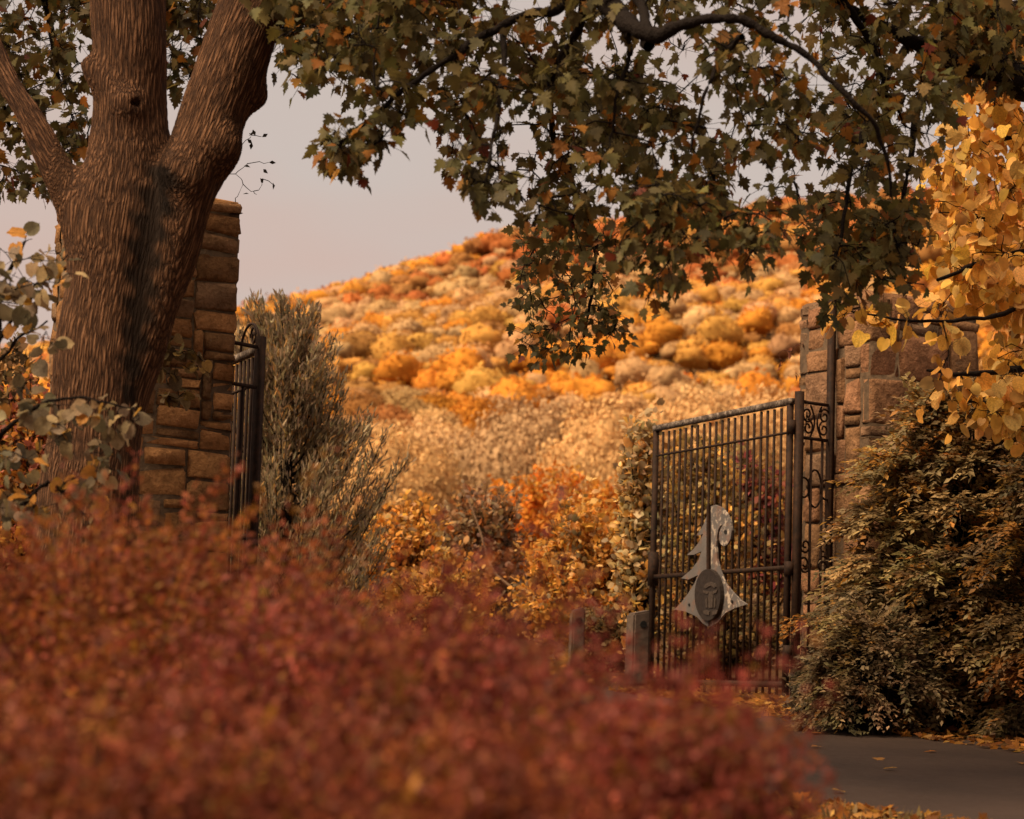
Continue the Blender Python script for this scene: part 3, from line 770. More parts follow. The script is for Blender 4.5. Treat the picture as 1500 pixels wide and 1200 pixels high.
# ------------------------------------------------------------------ iron gates
def beam_mesh(name, L, wd, dp):
    x, y = wd / 2, dp / 2
    v = [(-x, -y, 0), (x, -y, 0), (x, y, 0), (-x, y, 0), (-x, -y, L), (x, -y, L), (x, y, L), (-x, y, L)]
    return mesh_np(name, v, [(3, 2, 1, 0), (4, 5, 6, 7), (0, 1, 5, 4), (1, 2, 6, 5), (2, 3, 7, 6), (3, 0, 4, 7)])
def orient(p0, xdir, zdir, root):
    z = unit(np.array(zdir, float)); x = np.array(xdir, float); x = unit(x - z * (x @ z)); y = np.cross(z, x)
    mm = Matrix.Identity(4)
    for r in range(3):
        mm[r][0] = x[r]; mm[r][1] = y[r]; mm[r][2] = z[r]; mm[r][3] = p0[r] - root.location[r]
    return mm
def put(name, me, mat, root, p0, xdir, zdir):
    o = bpy.data.objects.new(name, me); COL.objects.link(o); o.parent = root
    if not me.materials: me.materials.append(mat)
    o.matrix_local = orient(p0, xdir, zdir, root); return o
def scroll_path(c, u, r, turns=1.35, start=0.0, hand=1, n=26):
    """spiral in the plane of u and z"""
    t = np.linspace(0, 1, n); a_ = start + hand * t * turns * 2 * np.pi; rr = r * (1 - 0.78 * t)
    return c + np.outer(rr * np.cos(a_), u) + np.outer(rr * np.sin(a_), [0, 0, 1.0])
def ring_path(c, u, rx, rz, n=22):
    a_ = np.linspace(0, 2 * np.pi, n); return c + np.outer(rx * np.cos(a_), u) + np.outer(rz * np.sin(a_), [0, 0, 1.0])
UP = np.array([0, 0, 1.0])

def gate(label, hinge, end, z0, z1, npick, mid_z):
    h = np.array([*hinge, 0.0]); e_ = np.array([*end, 0.0]); L = np.linalg.norm(e_ - h); u = (e_ - h) / L
    root = thing('iron_gate', (h[0], h[1], z0), label, 'gate')
    at = lambda s, z: h + u * s + UP * z
    st = beam_mesh('stile', z1 - z0, 0.058, 0.05)
    put('stile', st, IRON, root, at(0.04, z0), u, UP); put('stile', st, IRON, root, at(L - 0.04, z0), u, UP)
    rl = L - 0.16
    put('top_rail', beam_mesh('top_rail', L, 0.062, 0.055), LICHEN, root, at(0, z1 + 0.032), UP, u)
    r_ = beam_mesh('rail', rl, 0.02, 0.03)
    put('rail', r_, IRON, root, at(0.08, z1 - 0.28), UP, u)
    put('rail', beam_mesh('rail', rl, 0.045, 0.035), IRON, root, at(0.08, mid_z), UP, u)
    put('rail', beam_mesh('rail', rl, 0.06, 0.045), IRON, root, at(0.08, z0 + 0.10), UP, u)
    pk = beam_mesh('picket', z1 - z0 - 0.02, 0.021, 0.021); pk.materials.append(IRON)
    for i in range(npick):
        s = 0.08 + (L - 0.16) * (i + 1) / (npick + 1)
        put('picket', pk, IRON, root, at(s + random.gauss(0, 0.003), z0 + random.gauss(0, 0.005)), u + np.cross(UP, u) * 0.3, UP)
    put('lock_plate', beam_mesh('lock_plate', 0.38, 0.10, 0.085), IRON, root, at(L - 0.045, mid_z - 0.10), u, UP)
    hp = beam_mesh('hinge', 0.14, 0.09, 0.075); hp.materials.append(IRON)
    for z in (z0 + 0.35, mid_z - 0.08, z1 - 0.30): put('hinge', hp, IRON, root, at(0.0, z), u, UP)
    return root, h, u, L

JR = (2.81, 24.5); ER = (1.615, 27.55)
JL = (-2.27, 21.75); EL = (-3.36, 24.60)
ZG = 4.36
rg, hR, uR, LR = gate('open iron gate leaf carrying the grey half-pine emblem', JR, ER, 1.46, ZG, 20, P(1150, 832, 24.6)[2])
lg, hL, uL, LL = gate('open iron gate leaf seen almost edge-on beside the brown pillar', JL, EL, 1.30, ZG, 20, P(1150, 832, 24.6)[2])

# emblem: two cut plates and an oval bronze medallion, bolted to the gate
nG = np.cross(uR, UP)
if nG @ (CAM - hR) < 0: nG = -nG
def on_gate(zx, zy, off):
    """zoomed photograph coordinates -> point on the plane of the gate leaf, off metres in front"""
    X = 970 + zx / 5.4545; Y = 720 + zy / 5.4545; v = ray(X, Y)
    o0 = hR + nG * off; return CAM + v * (((o0 - CAM) @ nG) / (v @ nG))
def plate(name, pts, off, th, mat, parent, root):
    bm = bmesh.new(); base = Vector(root.location)
    vs = [bm.verts.new(Vector(on_gate(x, y, off)) - base) for x, y in pts]
    f = bm.faces.new(vs); r = bmesh.ops.extrude_face_region(bm, geom=[f])
    bmesh.ops.translate(bm, verts=[v for v in r['geom'] if isinstance(v, bmesh.types.BMVert)], vec=Vector(nG) * th)
    bmesh.ops.recalc_face_normals(bm, faces=bm.faces)
    me = bpy.data.meshes.new(name); bm.to_mesh(me); bm.free(); me.materials.append(mat)
    o = bpy.data.objects.new(name, me); COL.objects.link(o); o.parent = parent; return o
LH = [(392, 118), (372, 190), (350, 255), (322, 305), (288, 352), (318, 350), (342, 338), (312, 400), (268, 458), (212, 508), (265, 507), (328, 480), (304, 550), (250, 622), (165, 695), (225, 704), (302, 668), (272, 735), (218, 820), (165, 890), (110, 945), (200, 960), (290, 1000), (340, 1056), (383, 1082)]
RH = [(400, 120), (440, 108), (490, 130), (530, 175), (560, 240), (570, 310), (560, 380), (535, 425), (505, 440), (480, 420), (469, 380), (471, 330), (484, 292), (503, 266), (482, 272), (463, 305), (452, 360), (446, 440), (452, 540), (475, 630), (515, 730), (570, 800), (640, 870), (690, 903), (600, 930), (520, 970), (460, 1045), (400, 1082)]
emb = plate('emblem', LH, 0.05, 0.022, EMB_L, rg, rg)
emb['label'] = 'grey metal half-pine emblem with scroll and oval medallion'
plate('scroll_half', RH, 0.045, 0.022, EMB_R, emb, rg)
plate('ridge', [(384, 120), (400, 112), (401, 640), (384, 640)], 0.05, 0.045, IRON, emb, rg)
plate('scroll_eye', [(512 + 12 * math.cos(t), 325 + 18 * math.sin(t)) for t in np.linspace(0, 2 * math.pi, 10, endpoint=False)], 0.06, 0.010, DARKHOLE, emb, rg)  # solid disc, its dark colour painted as the shade of the scroll's hole
ov = lambda rx, ry, cx=392, cy=828, n=36: [(cx + rx * math.cos(t), cy + ry * math.sin(t)) for t in np.linspace(0, 2 * math.pi, n, endpoint=False)]
plate('medallion', ov(103, 206), 0.07, 0.045, BRONZE, emb, rg)
BR2 = simple('worn_bronze', (0.040, 0.028, 0.020), (0.085, 0.060, 0.044), 25, 0.45, 0.004, 4, 0.3, 0.4)
for pts in ([(372, 850), (380, 800), (404, 800), (412, 850), (408, 930), (376, 930)],                     # stem
            [(378, 800), (330, 790), (338, 812), (370, 822)], [(406, 800), (446, 784), (440, 808), (412, 820)],  # leaf pair
            [(338, 764), (350, 740), (390, 722), (428, 736), (436, 760), (424, 772), (390, 752), (352, 776)],   # crown arc
            [(330, 955), (356, 945), (384, 960), (380, 990), (340, 980)], [(402, 960), (430, 945), (448, 952), (440, 978), (404, 990)],
            [(352, 860), (362, 850), (366, 930), (352, 925)], [(420, 850), (432, 860), (430, 925), (418, 930)]):
    plate('relief', pts, 0.114, 0.010, BR2, emb, rg)
for cx, cy in ((218, 905), (560, 880)):
    plate('bolt', ov(7, 12, cx, cy, 8), 0.071, 0.008, DARKHOLE, emb, rg)

def side_panel(label, jamb, face, z0, ztop, zpost, name='gate_jamb', scrolls=True):
    j = np.array([*jamb, 0.0]); f = np.array([*face, 0.0]); L = np.linalg.norm(f - j); u = (f - j) / L
    root = thing(name, (j[0], j[1], z0), label, 'gate jamb')
    at = lambda s, z: j + u * s + UP * z
    put('post', beam_mesh('post', ztop + 0.10 - z0, 0.068, 0.068), IRON, root, at(0.0, z0), u, UP)
    put('post', beam_mesh('post', zpost - z0, 0.062, 0.062), IRON, root, at(L - 0.05, z0), u, UP)
    for z in (ztop, ztop - 0.36, z0 + 0.12): put('rail', beam_mesh('rail', L - 0.14, 0.03, 0.03), IRON, root, at(0.045, z), UP, u)
    bm_ = beam_mesh('bar', ztop - 0.37 - z0, 0.02, 0.02); bm_.materials.append(IRON)
    for s in (0.36, 0.68): put('bar', bm_, IRON, root, at(L * s, z0), u, UP)
    if not scrolls: return root, at, u, L
    def sc(name_, path): tube_obj(name_, [(path, np.full(len(path), 0.0105))], IRON, root, 5)
    c = L * 0.5 - 0.01
    for sgn in (1, -1):
        sc('scroll', scroll_path(at(c + sgn * 0.13, ztop - 0.12), u, 0.085, 1.4, 0, sgn))
        sc('scroll', scroll_path(at(c + sgn * 0.12, ztop - 0.25), u, 0.08, 1.3, math.pi / 2, sgn))
    s_ = np.linspace(-1, 1, 14)
    sc('scroll', at(c, ztop - 0.185) + np.outer(0.07 * np.cos(s_ * 1.5) - 0.09, u) + np.outer(s_ * 0.16, UP))
    sc('scroll', at(c, ztop - 0.185) - np.outer(0.07 * np.cos(s_ * 1.5) - 0.09, u) + np.outer(s_ * 0.16, UP))
    for zc in (ztop - 0.86, ztop - 2.55):
        for k, (rx, rz) in ((-1, (0.085, 0.10)), (0, (0.10, 0.19)), (1, (0.085, 0.10))): sc('ring', ring_path(at(c + k * 0.17, zc), u, rx, rz))
    for sgn in (1, -1):
        sc('scroll', scroll_path(at(c + sgn * 0.14, ztop - 1.62), u, 0.10, 1.4, 0, sgn))
        sc('scroll', scroll_path(at(c + sgn * 0.13, ztop - 1.44), u, 0.08, 1.3, math.pi, -sgn))
        sc('scroll', scroll_path(at(c + sgn * 0.13, z0 + 0.28), u, 0.09, 1.4, 0, sgn))
    return root, at, u, L
nd = np.array([-G[1], G[0]])
side_panel('black iron gate jamb with scrollwork panel fixed to the pinkish pillar', (JR[0] + 0.07, JR[1] - 0.02), np.array([3.56, 24.4]) + nd * 0.52 - G * 0.03, 1.28, ZG + 0.03, P(1215, 440, 24.85)[2])
lp, lat, lu, lL = side_panel('black iron gate jamb with plain bars beside the brown pillar', (JL[0] + 0.02, JL[1] - 0.10), np.array([-2.36, 20.73]) + nd * 0.50 + G * 0.03, 1.10, ZG + 0.03, ZG + 0.1, scrolls=False)
# arched scroll on top of the left leaf
aa = np.linspace(0, math.pi, 16)
pp = hL + np.outer(0.34 - 0.32 * np.cos(aa), uL) + np.outer(ZG + 0.06 + 0.24 * np.sin(aa), UP)
tube_obj('top_scroll', [(pp, np.full(len(pp), 0.013))], IRON, lg, 6)
pp = scroll_path(hL + uL * 0.22 + UP * (ZG + 0.17), uL, 0.10, 1.4, 0, 1)
tube_obj('top_scroll', [(pp, np.full(len(pp), 0.011))], IRON, lg, 6)

# ------------------------------------------------------------------ bored posts by the gate end
def bored_post(label, X, ytop, d, wd, rz):
    p = P(X, ytop, d); gz = float(ground_z(p[0], p[1])); H = p[2] - gz
    root = thing('timber_post', (p[0], p[1], gz), label, 'post')
    bm = bmesh.new(); bmesh.ops.create_cube(bm, size=1)
    for v in bm.verts:
        v.co = Vector((v.co.x * wd, v.co.y * wd, (v.co.z + 0.5) * H))
        if v.co.z > 0.5 * H and v.co.x < 0: v.co.z -= 0.05
        if v.co.z > 0.5 * H: v.co.x *= 0.92; v.co.y *= 0.92
    bmesh.ops.bevel(bm, geom=bm.edges[:], offset=0.02, segments=2, affect='EDGES')
    bmesh.ops.rotate(bm, verts=bm.verts, cent=(0, 0, 0), matrix=Matrix.Rotation(rz, 3, 'Z'))
    me = bpy.data.meshes.new('shaft'); bm.to_mesh(me); bm.free(); me.materials.append(WOOD)
    o = bpy.data.objects.new('shaft', me); COL.objects.link(o); o.parent = root
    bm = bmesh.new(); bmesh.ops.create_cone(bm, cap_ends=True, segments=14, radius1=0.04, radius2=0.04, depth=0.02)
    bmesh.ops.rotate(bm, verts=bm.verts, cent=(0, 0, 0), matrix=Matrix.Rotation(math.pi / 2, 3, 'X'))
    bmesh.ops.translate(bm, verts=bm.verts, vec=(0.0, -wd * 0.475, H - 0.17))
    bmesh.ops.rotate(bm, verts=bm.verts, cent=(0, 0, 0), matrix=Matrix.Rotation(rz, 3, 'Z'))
    me = bpy.data.meshes.new('dark_hole_disc'); bm.to_mesh(me); bm.free(); me.materials.append(DARKHOLE)
    o = bpy.data.objects.new('dark_hole_disc', me); COL.objects.link(o); o.parent = root  # capped disc on the post face; shade of the hole is in its colour
bored_post('weathered square post with a bored hole next to the emblem gate', 937, 893, 28.0, 0.25, math.radians(20))
bored_post('weathered square post half sunk in red bush leaves past the gate', 846, 889, 29.5, 0.17, math.radians(15))

# ------------------------------------------------------------------ shrubs
def shrub(name, label, cat, c, rx, ry, h, shoots, per, lsize, pal, tmpl=SMALL, group=None, lean=(0, 0, 0), tail=0.5, curl=0.25, stem_mat=None,
          power=2.2, inner=0.45, up=0.35, nst=90, base_r=0.35, parts=0, droop=0.0, flat=0.0, mat=None, csd=0.12, layers=0.0, wisp=0.0):
    """mound of shoots: each rises from the base and bends out to the surface, leaves on its outer part"""
    c = np.array(c, float)
    root = thing(name, c, label, cat, group)
    a_ = RNG.random(shoots) * 2 * np.pi; r = np.sqrt(RNG.random(shoots)) * 1.0
    k = inner + (1 - inner) * RNG.random(shoots) ** 0.45
    top = np.stack([np.cos(a_) * r * rx, np.sin(a_) * r * ry, h * np.maximum(1 - r ** power, 0.02) ** (1 / power)], -1) * k[:, None]
    lump = 1 + 0.10 * np.sin(top[:, 0] * 4.1 / rx + c[0]) * np.cos(top[:, 1] * 3.7 / ry + 1) + 0.07 * RNG.normal(0, 1, shoots)
    lump = lump * np.where(RNG.random(shoots) < wisp, RNG.uniform(1.04, 1.15, shoots), 1.0)
    top *= lump[:, None]; top += np.array(lean) * (top[:, 2:3] / h)
    top[:, 2] = np.maximum(top[:, 2], 0.04)
    if layers:
        top[:, 2] = np.maximum((np.round(top[:, 2] / layers) + 0.25 * np.sin(a_ * 3)) * layers + RNG.normal(0, 0.035, shoots), 0.05)
    bs = np.stack([top[:, 0] * base_r * RNG.random(shoots), top[:, 1] * base_r * RNG.random(shoots), np.full(shoots, 0.0)], -1)
    n = 9; s = np.linspace(0, 1, n)[None, :, None]
    bend = (top - bs) * np.array([-curl, -curl, curl * 0.8])
    pth = bs[:, None] * (1 - s) + top[:, None] * s + bend[:, None] * (4 * s * (1 - s)) * 0.5
    pth[:, :, 2] -= droop * np.linalg.norm(top[:, :2], axis=1)[:, None] * s[:, :, 0] ** 3
    pth += c
    L = np.linalg.norm(top - bs, axis=1)
    m_ = per
    tl_ = np.minimum(tail / np.maximum(L, 0.05), 0.95)
    st = 1 - RNG.random((shoots, m_)) * tl_[:, None]
    idx = np.clip(st * (n - 1), 0, n - 1.001); i0 = idx.astype(int); fr = (idx - i0)[..., None]
    ar = np.arange(shoots)[:, None]
    q = pth[ar, i0] * (1 - fr) + pth[ar, i0 + 1] * fr
    d = unit(pth[:, -1] - pth[:, -3])[:, None]
    o_ = unit(RNG.normal(0, 1, (shoots, m_, 3)) * np.array([1, 1, 1 - 0.6 * flat]) + d * 0.6 + np.array([0, 0, up]))
    pos_ = (q + o_ * lsize * RNG.uniform(0.2, 1.1, (shoots, m_, 1))).reshape(-1, 3)
    tip_ = unit(o_ + RNG.normal(0, 0.35, o_.shape)).reshape(-1, 3)
    nrm_ = unit(RNG.normal(0, 0.7, o_.shape) + np.array([0, -0.2, 0.8 + flat])).reshape(-1, 3)
    colr = (pick(pal, shoots) * np.exp(RNG.normal(0, csd, (shoots, 1))))[:, None] * np.exp(RNG.normal(0, 0.18, (shoots, m_, 1)))
    swap = RNG.random((shoots, m_)) < 0.35
    other = pick(pal, shoots * m_).reshape(shoots, m_, 3); colr = np.where(swap[..., None], other, colr)
    sz_ = lsize * np.exp(RNG.normal(0, 0.25, shoots * m_))
    foliage(root, tmpl, pos_, tip_, nrm_, sz_, colr.reshape(-1, 3), parts, mat)
    sel = RNG.choice(shoots, min(nst, shoots), replace=False)
    sr = 0.004 + 0.004 * h
    tube_obj('stems', [(pth[i], np.linspace(sr, sr * 0.3, n)) for i in sel], stem_mat or TWIG, root, 4)['kind'] = 'stuff'
    return root

def at_ground(X, d):
    x = P(X, 1000, d)[0]; return (x, d, float(ground_z(x, d)) - 0.02)
def h_at(X, ytop, d):
    p = P(X, ytop, d); return float(p[2] - ground_z(p[0], d))

PAL_RED = [(4, (0.21, 0.054, 0.026)), (3, (0.27, 0.078, 0.038)), (2, (0.15, 0.036, 0.017)), (2, (0.28, 0.095, 0.024)), (0.8, (0.26, 0.125, 0.022)), (0.7, (0.31, 0.115, 0.075))]
PAL_REDOR = [(3, (0.28, 0.080, 0.028)), (2.4, (0.33, 0.125, 0.028)), (2, (0.22, 0.054, 0.030)), (1.6, (0.30, 0.15, 0.026)), (1, (0.30, 0.095, 0.060))]
PAL_CRIM = [(4, (0.23, 0.052, 0.034)), (3, (0.28, 0.074, 0.050)), (2, (0.17, 0.036, 0.022)), (1.8, (0.29, 0.095, 0.028)), (0.8, (0.27, 0.13, 0.024))]
for _p in (PAL_RED, PAL_REDOR, PAL_CRIM): _p[:] = [(q[0], (q[1][0] * 0.88, q[1][1] * 0.80, q[1][2] * 0.82)) for q in _p]
GR = 'red shrubs in front of the gateway'
RW = dict(lsize=0.024, csd=0.18, wisp=0.10, tail=0.42, inner=0.6, nst=160, stem_mat=TWIG_RED, curl=0.3, group=GR)
shrub('red_shrub', 'orange-red shrub mound at the foot of the big maple', 'shrub', at_ground(150, 7.8), 1.30, 0.9, 1.0 * h_at(150, 752, 7.8), 2900, 33, pal=PAL_REDOR, **RW)
shrub('red_shrub', 'broad crimson shrub mound below the gap between the pillars', 'shrub', at_ground(560, 6.4), 1.0, 0.9, 0.935 * h_at(560, 812, 6.4), 2900, 33, pal=PAL_CRIM, **RW)
shrub('red_shrub', 'low crimson shrub mound tapering off at the edge of the road', 'shrub', at_ground(870, 5.6), 0.66, 0.8, 0.87 * h_at(820, 940, 5.6), 2200, 33, pal=PAL_CRIM, power=3.4, **RW)
shrub('red_shrub', 'dull brick-red shrub mound lowest in front of the orange-red one', 'shrub', at_ground(120, 5.0), 0.85, 0.7, 0.92 * h_at(150, 925, 5.0), 1900, 33, pal=PAL_RED, **RW)
shrub('red_shrub', 'dark red shrub mound sitting in front of the broad crimson one', 'shrub', at_ground(600, 4.7), 0.65, 0.6, 0.92 * h_at(600, 985, 4.7), 1700, 33, pal=PAL_RED, **RW)

PAL_LAYER = [(4, (0.245, 0.168, 0.076)), (3, (0.30, 0.205, 0.094)), (2, (0.185, 0.14, 0.074)), (1.6, (0.27, 0.12, 0.028)), (0.9, (0.34, 0.165, 0.04))]
def arching_shrub(name, label, c, rx, ry, h, boughs, ls, pal, prof=None, lean=0.0):
    """boughs climb from the base, arch outwards and droop; flat side sprays of leaflets along each"""
    c = np.array(c, float); root = thing(name, c, label, 'shrub')
    zf, rf = prof or ([0, 0.3, 0.5, 0.7, 0.85, 1], [0.72, 1.0, 0.86, 0.66, 0.50, 0.28])
    ps, tp, nr, cols, wood = [], [], [], [], []
    for b in range(boughs):
        a_ = RNG.random() * 2 * np.pi; t = RNG.random() ** 0.9; R = np.interp(t, zf, rf) * RNG.uniform(0.62, 1.06)
        end = np.array([math.cos(a_) * R * rx + lean * t, math.sin(a_) * R * ry, h * t * 0.97 + 0.05])
        out_ = np.array([math.cos(a_), math.sin(a_), 0.0])
        start = np.array([RNG.normal(0, 0.12), RNG.normal(0, 0.12), 0.0])
        ctrl = np.array([end[0] * 0.45, end[1] * 0.45, end[2] + 0.30 + 0.15 * RNG.random()])
        n = 14; s_ = np.linspace(0, 1, n)[:, None]
        p = start * (1 - s_) ** 2 + 2 * ctrl * s_ * (1 - s_) + end * s_ ** 2 + c
        wood.append((p, np.linspace(0.016, 0.004, n)))
        base = pick(pal, 1)[0]
        for k in range(26):
            u = RNG.uniform(0.42, 1.0); i0 = min(int(u * (n - 1)), n - 2); fr = u * (n - 1) - i0; q = p[i0] * (1 - fr) + p[i0 + 1] * fr
            dr = unit(p[i0 + 1] - p[i0]); side = unit(np.cross(dr, UP)) * (1 if RNG.random() < 0.5 else -1)
            tw = unit(dr * RNG.uniform(0.4, 1.1) + side * RNG.uniform(0.2, 1.0) + UP * RNG.uniform(-0.35, 0.02)); Lt = RNG.uniform(0.16, 0.42)
            m_ = 15; v = np.linspace(0.1, 1, m_)[:, None]; pts = q + tw * v * Lt - UP * 0.10 * v ** 2 * Lt
            sd = unit(np.cross(tw, UP)); sg = np.where(np.arange(m_) % 2 == 0, 1, -1)[:, None]
            ps.append(pts + RNG.normal(0, 0.012, pts.shape)); tp.append(unit(sd * sg * 0.8 + tw * 0.8 + RNG.normal(0, 0.25, pts.shape)))
            nr.append(unit(UP + RNG.normal(0, 0.35, pts.shape)))
            col = pick(pal, 1)[0] if RNG.random() < 0.4 else base * math.exp(RNG.normal(0, 0.2)); cols.append(np.tile(col, (m_, 1)) * np.exp(RNG.normal(0, 0.15, (m_, 1))))
            if k % 2 == 0: wood.append((pts[::5], np.linspace(0.004, 0.0015, len(pts[::5]))))
    ps, tp, nr, cols = map(np.vstack, (ps, tp, nr, cols)); ps[:, 2] = np.maximum(ps[:, 2], c[2] + 0.05)
    foliage(root, SMALL, ps, tp, nr, ls * np.exp(np.clip(RNG.normal(0, 0.25, len(ps)), -0.5, 0.4)), cols, 0)
    tube_obj('boughs', wood, TWIG, root, 4)['kind'] = 'stuff'
arching_shrub('layered_shrub', 'big dark layered shrub with feathery olive-brown sprays against the right pillar', at_ground(1405, 22.0), 1.50, 1.05, h_at(1400, 572, 22.0), 215, 0.060, PAL_LAYER)
arching_shrub('layered_shrub', 'feathery olive-brown shrub with orange tips beside the linden stem', at_ground(1575, 21.2), 1.25, 0.9, h_at(1540, 640, 21.2), 130, 0.060,
              [(4, (0.20, 0.132, 0.058)), (1.2, (0.27, 0.125, 0.032)), (0.6, (0.32, 0.155, 0.038)), (2, (0.15, 0.108, 0.06))])
arching_shrub('layered_shrub', 'lower grey-green shrub trailing over the verge before the iron jamb', at_ground(1275, 21.3), 0.66, 0.5, h_at(1260, 925, 21.3), 44, 0.05,
              [(4, (0.21, 0.148, 0.076)), (2, (0.28, 0.195, 0.105)), (2, (0.14, 0.10, 0.055)), (0.9, (0.24, 0.12, 0.035))])
shrub('bush', 'tiny round-headed grey bush on a thin stem at the jamb foot', 'bush', at_ground(1182, 22.5), 0.22, 0.22, h_at(1182, 960, 22.5), 120, 16, 0.05,
      [(3, (0.11, 0.085, 0.05)), (2, (0.075, 0.058, 0.034))], tail=0.2, inner=0.6, nst=14, base_r=0.05)

# shrubs beyond the gate
YEL = [(4, (0.66, 0.33, 0.065)), (3, (0.56, 0.25, 0.042)), (3, (0.70, 0.43, 0.16)), (1.5, (0.34, 0.20, 0.07)), (1, (0.20, 0.14, 0.07))]
BRN = [(4, (0.28, 0.155, 0.078)), (2, (0.42, 0.19, 0.07)), (2, (0.20, 0.13, 0.08)), (1, (0.48, 0.18, 0.045)), (1.6, (0.44, 0.32, 0.19))]
PALE = [(4, (0.56, 0.38, 0.16)), (3, (0.46, 0.34, 0.18)), (2, (0.62, 0.33, 0.08)), (1.4, (0.32, 0.24, 0.13))]
OR = [(4, (0.66, 0.25, 0.028)), (2, (0.56, 0.19, 0.024)), (1, (0.70, 0.34, 0.06))]
PINK = [(3, (0.26, 0.062, 0.062)), (2, (0.32, 0.10, 0.06)), (3, (0.20, 0.12, 0.05)), (2, (0.40, 0.20, 0.05))]
DRK = [(4, (0.13, 0.086, 0.038)), (3, (0.20, 0.12, 0.048)), (2, (0.20, 0.10, 0.03)), (0.5, (0.30, 0.16, 0.05))]
OLV = [(3, (0.34, 0.24, 0.095)), (3, (0.48, 0.31, 0.11)), (3, (0.60, 0.33, 0.08)), (1, (0.20, 0.15, 0.07))]
def bush(name, label, X, d, wpx, ytop, n, per, ls, pal, tmpl=OVAL, **kw):
    rx = wpx / 2 * d / FPX; n = int(n * 1.05); per = int(per * 1.35); ls *= 0.76
    return shrub(name, label, 'bush', at_ground(X, d), rx, rx * 0.8, 0.92 * h_at(X, ytop, d), n, per, ls, pal, tmpl=tmpl, **{**dict(tail=0.8, inner=0.45, nst=120), **kw})
br = bush('bush', 'russet-brown rounded bush with a pale bare twig, beyond the gateway', 690, 40, 200, 695, 420, 15, 0.13, BRN, power=2.5)
pt = spline(np.array([P(x, y, 38.0) for x, y in ((686, 730), (704, 780), (722, 835), (752, 865), (775, 905))]), 6)
tube_obj('twig', [(pt, np.linspace(0.012, 0.03, len(pt)))], TWIG_PALE, br, 5)
bush('bush', 'golden-yellow leafy bush next to the russet bush', 850, 34, 240, 715, 460, 15, 0.115, YEL)
bush('bush', 'pale sapling with cream-olive leaves close behind the emblem gate end', 935, 29.6, 95, 615, 230, 14, 0.13, PALE, power=3)
bush('bush', 'deep orange thicket along the meadow edge', 780, 74, 240, 684, 500, 14, 0.19, OR, power=3)
bush('bush', 'deep orange thicket right of the first one, behind the pale sapling', 905, 78, 190, 686, 340, 14, 0.19, OR, power=3)
bush('bush', 'pale gold bush at the right foot of the dark cedar', 575, 37, 190, 700, 360, 15, 0.12, YEL)
bush('bush', 'low brown-gold bush between cedar and russet bush', 640, 33, 230, 800, 360, 15, 0.10, [(3, (0.54, 0.26, 0.05)), (3, (0.36, 0.16, 0.04)), (2, (0.64, 0.37, 0.11))])
bush('bush', 'yellow-olive bush seen through the emblem gate bars', 1020, 33, 210, 620, 460, 15, 0.12, OLV, power=2.8)
bush('bush', 'pinkish-red bush seen through the upper gate bars', 1100, 36, 150, 640, 330, 15, 0.12, PINK, power=2.8)
bush('bush', 'dark brown bush low behind the gate bars', 1060, 29.5, 260, 850, 520, 15, 0.09, DRK, power=3)
bush('bush', 'low dark bush beside the bored post', 890, 31, 150, 880, 260, 15, 0.09, DRK, power=3)
bush('bush', 'orange-pink bush left of the maple trunk base', 30, 27, 190, 525, 420, 15, 0.11, [(3, (0.42, 0.16, 0.03)), (3, (0.36, 0.11, 0.06)), (2, (0.50, 0.25, 0.05)), (1, (0.14, 0.08, 0.03))])
bush('bush', 'dark olive bush left behind the orange-pink one', -20, 29, 170, 470, 300, 15, 0.12, DRK)

